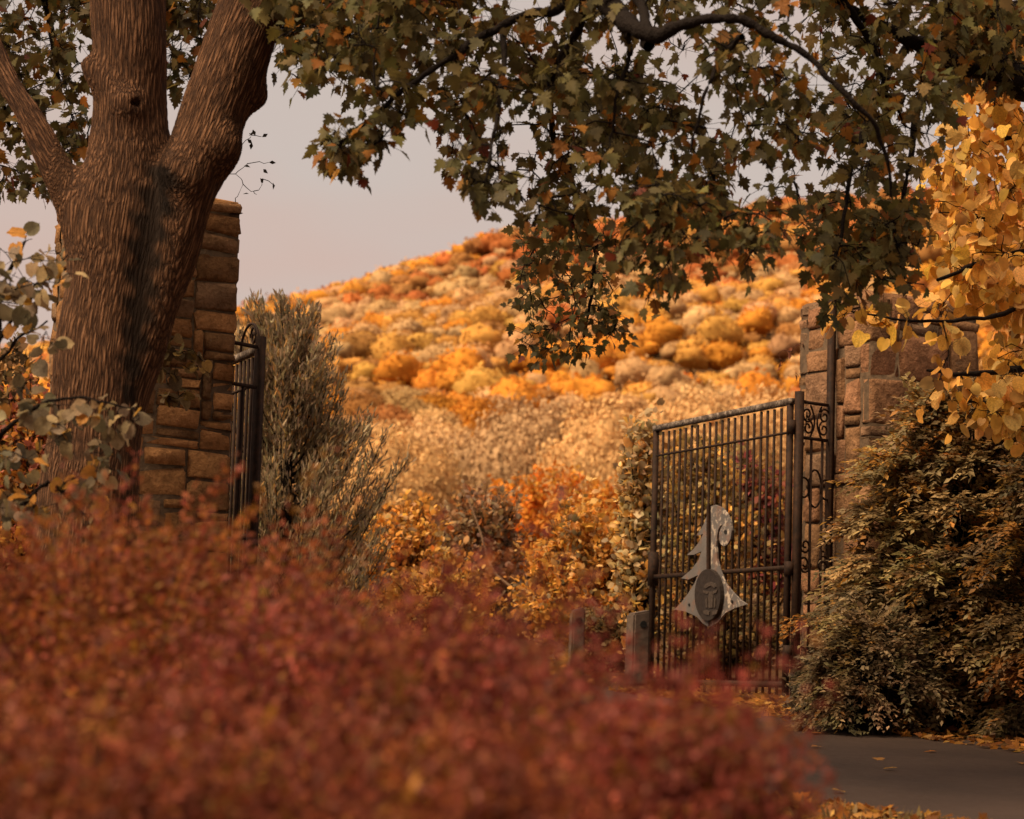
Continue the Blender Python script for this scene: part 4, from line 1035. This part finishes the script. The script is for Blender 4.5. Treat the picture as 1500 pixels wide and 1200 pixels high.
# ------------------------------------------------------------------ dark cedar
def build_cedar():
    d = 31.0; c = at_ground(408, d); root = thing('cedar_tree', c, 'dull grey-green cedar with upswept plumes behind the left gate', 'tree')
    H = h_at(395, 462, d); c = np.array(c)
    tube_obj('trunk', [(np.array([c + (0, 0, z) for z in np.linspace(-0.1, H * 0.93, 12)]), np.linspace(0.14, 0.02, 12))], TWIG, root, 8)
    paths = []; n = 250
    for i in range(n):
        t = RNG.random() ** 0.85
        R = np.interp(t, [0, 0.25, 0.5, 0.65, 0.8, 0.92, 1], [1.3, 1.75, 1.65, 1.25, 0.92, 0.66, 0.38]) * RNG.uniform(0.30, 1.10)
        a_ = RNG.random() * 2 * np.pi; o = np.array([math.cos(a_) * R - 0.12 * t, math.sin(a_) * R * 0.8, 0])
        zt = H * t * RNG.uniform(0.92, 1.04) + 0.15; zb = max(0.05, zt - 0.35 - R * RNG.uniform(0.6, 1.1))
        s = np.linspace(0, 1, 8)[:, None]
        p = c + np.array([0, 0, zb]) + o * s ** 0.9 + np.array([0, 0, zt - zb]) * s ** 1.7
        paths.append(p)
    for X, y in ((372, 436), (382, 450), (408, 458), (420, 470), (395, 470), (360, 455), (436, 500)):
        e = P(X, y, d); paths.append(np.linspace(c + (0, 0, H * 0.6), e, 8))
    tube_obj('boughs', [(p, np.linspace(0.018, 0.005, 8)) for p in paths], TWIG, root, 4)['kind'] = 'stuff'
    ps, tp, nr = [], [], []
    for p in paths:
        m_ = 230; s = (0.25 + 0.75 * RNG.random(m_) ** 0.8) * 7; i0 = np.minimum(s.astype(int), 6); fr = (s - i0)[:, None]
        q = p[i0] * (1 - fr) + p[i0 + 1] * fr; dr = unit(p[-1] - p[-3])
        o = unit(RNG.normal(0, 0.5, (m_, 3)) + dr * 1.1 + np.array([0, 0, 0.45]))
        ps.append(q + RNG.normal(0, 0.05, (m_, 3))); tp.append(o); nr.append(unit(RNG.normal(0, 1, (m_, 3))))
    ps = np.vstack(ps); tp = np.vstack(tp); nr = np.vstack(nr)
    pal = [(4, (0.27, 0.200, 0.118)), (3, (0.36, 0.265, 0.155)), (2, (0.20, 0.150, 0.095)), (1.0, (0.46, 0.26, 0.085))]
    foliage(root, NEEDLE, ps, tp, nr, 0.088 * np.exp(RNG.normal(0, 0.25, len(ps))), pick(pal, len(ps)), 0)
build_cedar()

# ------------------------------------------------------------------ climbing and dry growth on the pillars
def vine(name, label, cat, starts, tg, per, ls, pal, tmpl, mat, tail=0.3):
    root = thing(name, starts[0], label, cat)
    p = grow(np.array(starts), tg, 0.03, 0.5, 1.5)
    tube_obj('stems', twig_paths(p, 0.006, 0.002), mat, root, 4)['kind'] = 'stuff'
    if per:
        ps, tp, nr, sz = spray(p, per, ls, 0.03, tail, 0.6, 0.02)
        petioles(root)
        foliage(root, tmpl, ps, tp, nr, sz, pick(pal, len(ps)))
    return root
vine('climbing_vine', 'pale leafy vine climbing on the brown pillar face', 'vine', [P(232, 640 - 20 * i, 19.95) for i in range(8)],
     [P(RNG.uniform(215, 300), RNG.uniform(490, 590), 19.95) for _ in range(16)], 4, 0.10, [(3, (0.17, 0.12, 0.06)), (2, (0.26, 0.16, 0.05))], HEART, TWIG)
top = [P(x, 296, 20.35) for x in range(315, 350, 5)]
vine('dry_twigs', 'bare curling twigs with few dark leaves on top of the brown pillar', 'twigs', top,
     [P(x, y, 20.3) for x, y in ((338, 235), (352, 215), (368, 198), (372, 190), (383, 200), (394, 238), (400, 268), (384, 262), (372, 280), (356, 270), (345, 255), (362, 240), (376, 285), (330, 250), (342, 225))], 0, 0, None, None, TWIG)
lv = bpy.context.scene.objects.get('dry_twigs')
pts = np.array([P(x, y, 20.28) for x, y in ((370, 190), (374, 196), (384, 201), (394, 238), (386, 248), (357, 243), (400, 268), (385, 268), (369, 209), (362, 204), (356, 285))])
foliage(lv, SMALL, pts, unit(RNG.normal(0, 1, pts.shape) + (0.5, 0, -0.5)), unit(RNG.normal(0, 1, pts.shape) + (0, -1, 0)), np.full(len(pts), 0.06), np.tile((0.02, 0.015, 0.01), (len(pts), 1)))
vine('dry_tendril', 'thin dry tendril curling out from the pinkish pillar edge', 'tendril', [P(1186, 590, 25.4), P(1186, 560, 25.4), P(1186, 520, 25.4)],
     [P(x, y, 25.4) for x, y in ((1165, 545), (1145, 540), (1142, 525), (1160, 515), (1178, 500))], 2, 0.07, [(1, (0.16, 0.05, 0.02))], SMALL, TWIG_RED)

# ------------------------------------------------------------------ far hillside wood
def ico(sub):
    bm = bmesh.new(); bmesh.ops.create_icosphere(bm, subdivisions=sub, radius=1.0)
    v = np.array([q.co[:] for q in bm.verts]); f = np.array([[q.index for q in t.verts] for t in bm.faces]); bm.free(); return v, f
CLUMP = (np.array([(-0.5, 0, 0), (0.45, 0.05, 0.05), (0.55, 0.9, 0), (-0.4, 1.0, 0.06)]), np.array([(0, 1, 2), (0, 2, 3)]))
def far_tree_mesh(seed, sub, leaves, ls, lobes=13, core_k=0.90):
    """lumpy leaf mass with ragged leaf clumps over it and a short trunk, about one unit in radius and height"""
    r = np.random.default_rng(seed)
    ld = unit(r.normal(0, 1, (lobes, 3)) + np.array([0, 0, 0.45])); la = r.uniform(0.10, 0.36, lobes); kk = r.uniform(6, 15, lobes)
    def radius(d): return 0.62 + np.max(la * np.exp(kk * (d @ ld.T - 1)), axis=1) + 0.035 * np.sin(d[:, 0] * 17 + d[:, 2] * 11) * np.sin(d[:, 1] * 19)
    sq = np.array([1.0, 1.0, 0.62]); cz = np.array([0, 0, 0.58])
    v, f = ico(sub); core = v * (radius(v) * core_k + r.normal(0, 0.05 if sub == 2 else 0.025, len(v)))[:, None] * sq + cz
    cc = np.ones((len(v), 3)) * np.exp(r.normal(0, 0.12, (len(v), 1)))
    nd_ = unit(r.normal(0, 1, (leaves, 3)) + np.array([0, 0, 0.4]))
    pos_ = nd_ * (radius(nd_) * (r.uniform(0.84, 1.06, leaves) + 0.16 * r.random(leaves) ** 4))[:, None] * sq + cz
    nrm_ = unit(nd_ + r.normal(0, 0.5, (leaves, 3))); tip_ = unit(np.cross(nrm_, r.normal(0, 1, (leaves, 3))))
    cl = np.ones((leaves, 3)) * np.exp(r.normal(0, 0.12, (leaves, 1)))
    V, F_, C = leaf_batch(CLUMP, pos_, tip_, nrm_, ls * np.exp(r.normal(0, 0.3, leaves)), cl)
    tv, tf = tubes([(np.array([(0, 0, -0.08), (0, 0, 0.3), (0.03, 0, 0.6)]), np.array([0.05, 0.04, 0.015]))], 5)
    tf = np.vstack([tf[:, [0, 1, 2]], tf[:, [0, 2, 3]]])
    return (np.vstack([core, V, tv]), np.vstack([f, F_ + len(core), tf + len(core) + len(V)]),
            np.vstack([cc, C, np.tile((0.25, 0.22, 0.25), (len(tv), 1))]))
VAR = [far_tree_mesh(100 + k, 4, 4200, 0.040) for k in range(7)]
MIDL = [far_tree_mesh(100 + k, 3, 190, 0.075, 13, 0.90) for k in range(7)]
LOW = [far_tree_mesh(100 + k, 2, 70, 0.115, 13, 0.92) for k in range(7)]
FEA = [far_tree_mesh(200 + k, 4, 11000, 0.025, 34) for k in range(4)]
def mk(v, nm):
    me = mesh_np(nm, *v, smooth=True); me.materials.append(FAR); return me
VM = [mk(v, 'far_tree') for v in VAR]; FM = [mk(v, 'feathery_tree') for v in FEA]
KINDS = {'orange': ((0.55, 0.222, 0.030), 'bright orange round-crowned tree on the wooded hillside', 'bright orange hillside trees'),
         'gold': ((0.54, 0.270, 0.062), 'golden-brown round-crowned tree on the wooded hillside', 'golden-brown hillside trees'),
         'tan': ((0.49, 0.285, 0.128), 'greyish tan round-crowned tree on the wooded hillside', 'greyish tan hillside trees'),
         'rust': ((0.40, 0.125, 0.034), 'rust-red round-crowned tree on the wooded hillside', 'rust-red hillside trees'),
         'dun': ((0.33, 0.150, 0.045), 'dull brown round-crowned tree on the wooded hillside', 'dull brown hillside trees')}
def hill_wood():
    spots = []
    y = 150.0
    while y < 1010:
        r = 3.7 + 1.5 * min(1, y / 700)
        half = 0.21 * y + 6
        x = -half + RNG.uniform(0, r)
        while x < half:
            jx, jy = x + RNG.normal(0, 2.0), y + RNG.normal(0, 2.6)
            spots.append((jx, jy)); x += r * RNG.uniform(1.35, 1.9)
        y += r * RNG.uniform(1.5, 1.9)
    spots = np.array(spots); P3 = np.column_stack([spots, ground_z(spots[:, 0], spots[:, 1])])
    vis = in_frame(P3 + (0, 0, 4), 20) & (PX(P3)[:, 0] > 330)
    order = np.argsort(np.where(vis, P3[:, 1], 1e9)); single = set(order[:290].tolist()); near = set(order[290:1000].tolist())
    Vs, Fs, Cs, off = [], [], [], 0
    for i, p in enumerate(P3):
        hgt = min(1.0, p[1] / 900); nzv = math.sin(p[0] * 0.037 + 2) * math.sin(p[1] * 0.024) + 0.4 * math.sin(p[0] * 0.09 + p[1] * 0.06)
        el = (p[2] - 1.5) / p[1]
        wt = {'orange': 0.75 + 0.5 * nzv - 12 * max(0, el - 0.15), 'gold': 1.0 - 14 * max(0, el - 0.145), 'tan': 3.4 - 42 * max(0, el - 0.125), 'rust': 0.15 + 110 * max(0, el - 0.145) - 0.3 * nzv, 'dun': 0.55 + 55 * max(0, el - 0.14)}
        ks = list(wt); ph = np.array([0.0, 1.7, 3.1, 4.4, 5.6]); pat = np.sin(p[0] * 0.055 + ph * 2.3) * np.sin(p[1] * 0.021 + ph * 1.7) + 0.6 * np.sin(p[0] * 0.021 - p[1] * 0.013 + ph)
        ww = np.maximum([wt[k] for k in ks], 0.03) * np.exp(1.1 * pat); k = ks[RNG.choice(len(ks), p=ww / ww.sum())]
        col = np.array(KINDS[k][0]) * math.exp(RNG.normal(0, 0.11)) * np.exp(RNG.normal(0, 0.03, 3))
        s = RNG.choice([RNG.uniform(2.8, 4.0), RNG.uniform(3.8, 5.6)]) * (0.9 + 0.35 * hgt); sz = s * RNG.uniform(0.8, 1.25); rz = RNG.random() * 6.28
        if i in single:
            o = bpy.data.objects.new('hillside_tree', VM[int(RNG.integers(len(VM)))]); COL.objects.link(o)
            o.location = p; o.scale = (s, s, sz); o.rotation_euler = (0, 0, rz); o.color = (*col, 1)
            tag(o, KINDS[k][1], 'tree', KINDS[k][2])
        else:
            V, F_, C = (MIDL if i in near else LOW)[int(RNG.integers(len(LOW)))]; c, sn = math.cos(rz), math.sin(rz)
            vv = np.stack([(V[:, 0] * c - V[:, 1] * sn) * s, (V[:, 0] * sn + V[:, 1] * c) * s, V[:, 2] * sz], -1)
            Vs.append(vv + p); Fs.append(F_ + off); Cs.append(C * col); off += len(vv)
    me = mesh_np('far_woodland', np.vstack(Vs), np.vstack(Fs), np.vstack(Cs), smooth=True); me.materials.append(FAR)
    o = bpy.data.objects.new('far_woodland', me); COL.objects.link(o)
    tag(o, 'autumn wood covering the far upper hillside as one mass', 'woodland', kind='stuff')
    print('hill trees', len(P3), sum(len(q) for q in Fs))
hill_wood()

FEATHER = [('pale tan feathery tree, broadest, on the meadow behind the deep orange thicket', 640, 130, 640, 5.0, (0.60, 0.37, 0.175)), ('greyish feathery tree with drooping twigs behind the deep orange thicket', 760, 126, 612, 5.2, (0.46, 0.285, 0.145)),
           ('cream feathery tree above the pale sapling', 880, 120, 618, 4.8, (0.64, 0.385, 0.165)), ('cream feathery tree behind the top rail of the emblem gate', 1010, 124, 600, 5.2, (0.62, 0.38, 0.17)),
           ('pale feathery tree at the pinkish pillar left edge', 1130, 128, 596, 5.0, (0.60, 0.36, 0.16)), ('pale feathery tree just right of the cedar', 560, 116, 655, 4.4, (0.60, 0.36, 0.15))]
for i, (lab, X, d, yt, rr, col) in enumerate(FEATHER):
    g = at_ground(X, d); o = bpy.data.objects.new('feathery_tree', FM[i % len(FM)]); COL.objects.link(o)
    H = h_at(X, yt, d); o.location = g; o.scale = (rr * 0.9, rr * 0.9, H / 1.05); o.rotation_euler = (0, 0, i * 1.3); o.color = (*col, 1)
    tag(o, lab, 'tree', 'feathery trees on the meadow')

# ------------------------------------------------------------------ fallen leaves
PAL_FALL = [(3, (0.36, 0.15, 0.03)), (2, (0.46, 0.24, 0.06)), (2, (0.22, 0.085, 0.022)), (1, (0.15, 0.06, 0.02))]
def litter(label, pts, size):
    n = len(pts); pos_ = np.column_stack([pts, ground_z(pts[:, 0], pts[:, 1]) + RNG.uniform(0.014, 0.05, n)])
    V, F_, C = leaf_batch(MAPLE, pos_, unit(RNG.normal(0, 1, (n, 3)) * (1, 1, 0.25)), unit(RNG.normal(0, 0.35, (n, 3)) + (0, 0, 1)), size * np.exp(RNG.normal(0, 0.25, n)), pick(PAL_FALL, n))
    me = mesh_np('fallen_leaves', V, F_, C); me.materials.append(LEAF); o = bpy.data.objects.new('fallen_leaves', me); COL.objects.link(o)
    tag(o, label, 'leaf litter', kind='stuff')
def along(edge, n, w0, w1, lo, hi, sgn):
    i = RNG.uniform(lo, hi, n); i0 = i.astype(int); fr = (i - i0)[:, None]; p = edge[i0] * (1 - fr) + edge[i0 + 1] * fr
    t = unit(edge[i0 + 1] - edge[i0]); nn = np.stack([t[:, 1], -t[:, 0]], -1) * sgn
    return p + nn * (w0 + (w1 - w0) * RNG.random((n, 1)) ** 1.6)
nR = len(ROAD_R)
litter('fallen orange leaves drifted along the verge under the layered shrubs', along(ROAD_R, 2200, -0.40, 1.6, 14, 44, 1), 0.085)
litter('fallen yellow-orange leaves heaped on the near side of the road', along(ROAD_L, 1300, -0.22, 1.0, 18, 34, -1), 0.085)
litter('fallen leaves strewn thinly over the ground behind the gateway', np.column_stack([RNG.uniform(-6, 6, 500), RNG.uniform(22, 34, 500)]), 0.09)
fm = []
for k in range(5):
    me = mesh_np('fallen_leaf', MAPLE[0] * 0.1, MAPLE[1], np.tile(pick(PAL_FALL, 1)[0], (len(MAPLE[0]), 1))); me.materials.append(LEAF); fm.append(me)
for X, Y in ((1175, 1065), (1200, 1098), (1370, 1105), (1285, 1115), (1297, 1131), (1497, 1122), (1234, 1165), (1190, 1078), (1330, 1080), (1410, 1090)):
    v = ray(X, Y); v = v / v[1]; t = 1.5 / (0.054 - v[2]); q = CAM + v * t
    o = bpy.data.objects.new('fallen_leaf', fm[int(RNG.integers(5))]); COL.objects.link(o); o.location = (q[0], q[1], float(ground_z(q[0], q[1])) + 0.024)
    o.rotation_euler = (RNG.normal(0, 0.12), RNG.normal(0, 0.12), RNG.random() * 6.28)
    tag(o, 'single fallen leaf lying on the bare asphalt', 'leaf', 'single leaves on the asphalt')
# a little grass where the near verge meets the asphalt
gp = along(ROAD_L, 260, 0.0, 0.5, 19, 27, -1); gp = np.column_stack([gp, ground_z(gp[:, 0], gp[:, 1])])
V, F_, C = leaf_batch(NEEDLE, gp, unit(RNG.normal(0, 0.35, gp.shape) + (0, 0, 1)), unit(RNG.normal(0, 1, gp.shape)), RNG.uniform(0.06, 0.13, len(gp)), pick([(1, (0.24, 0.16, 0.06)), (1, (0.16, 0.105, 0.045))], len(gp)))
me = mesh_np('grass', V, F_, C); me.materials.append(LEAF); o = bpy.data.objects.new('grass', me); COL.objects.link(o)
tag(o, 'sparse pale grass blades on the near road verge', 'grass', kind='stuff')
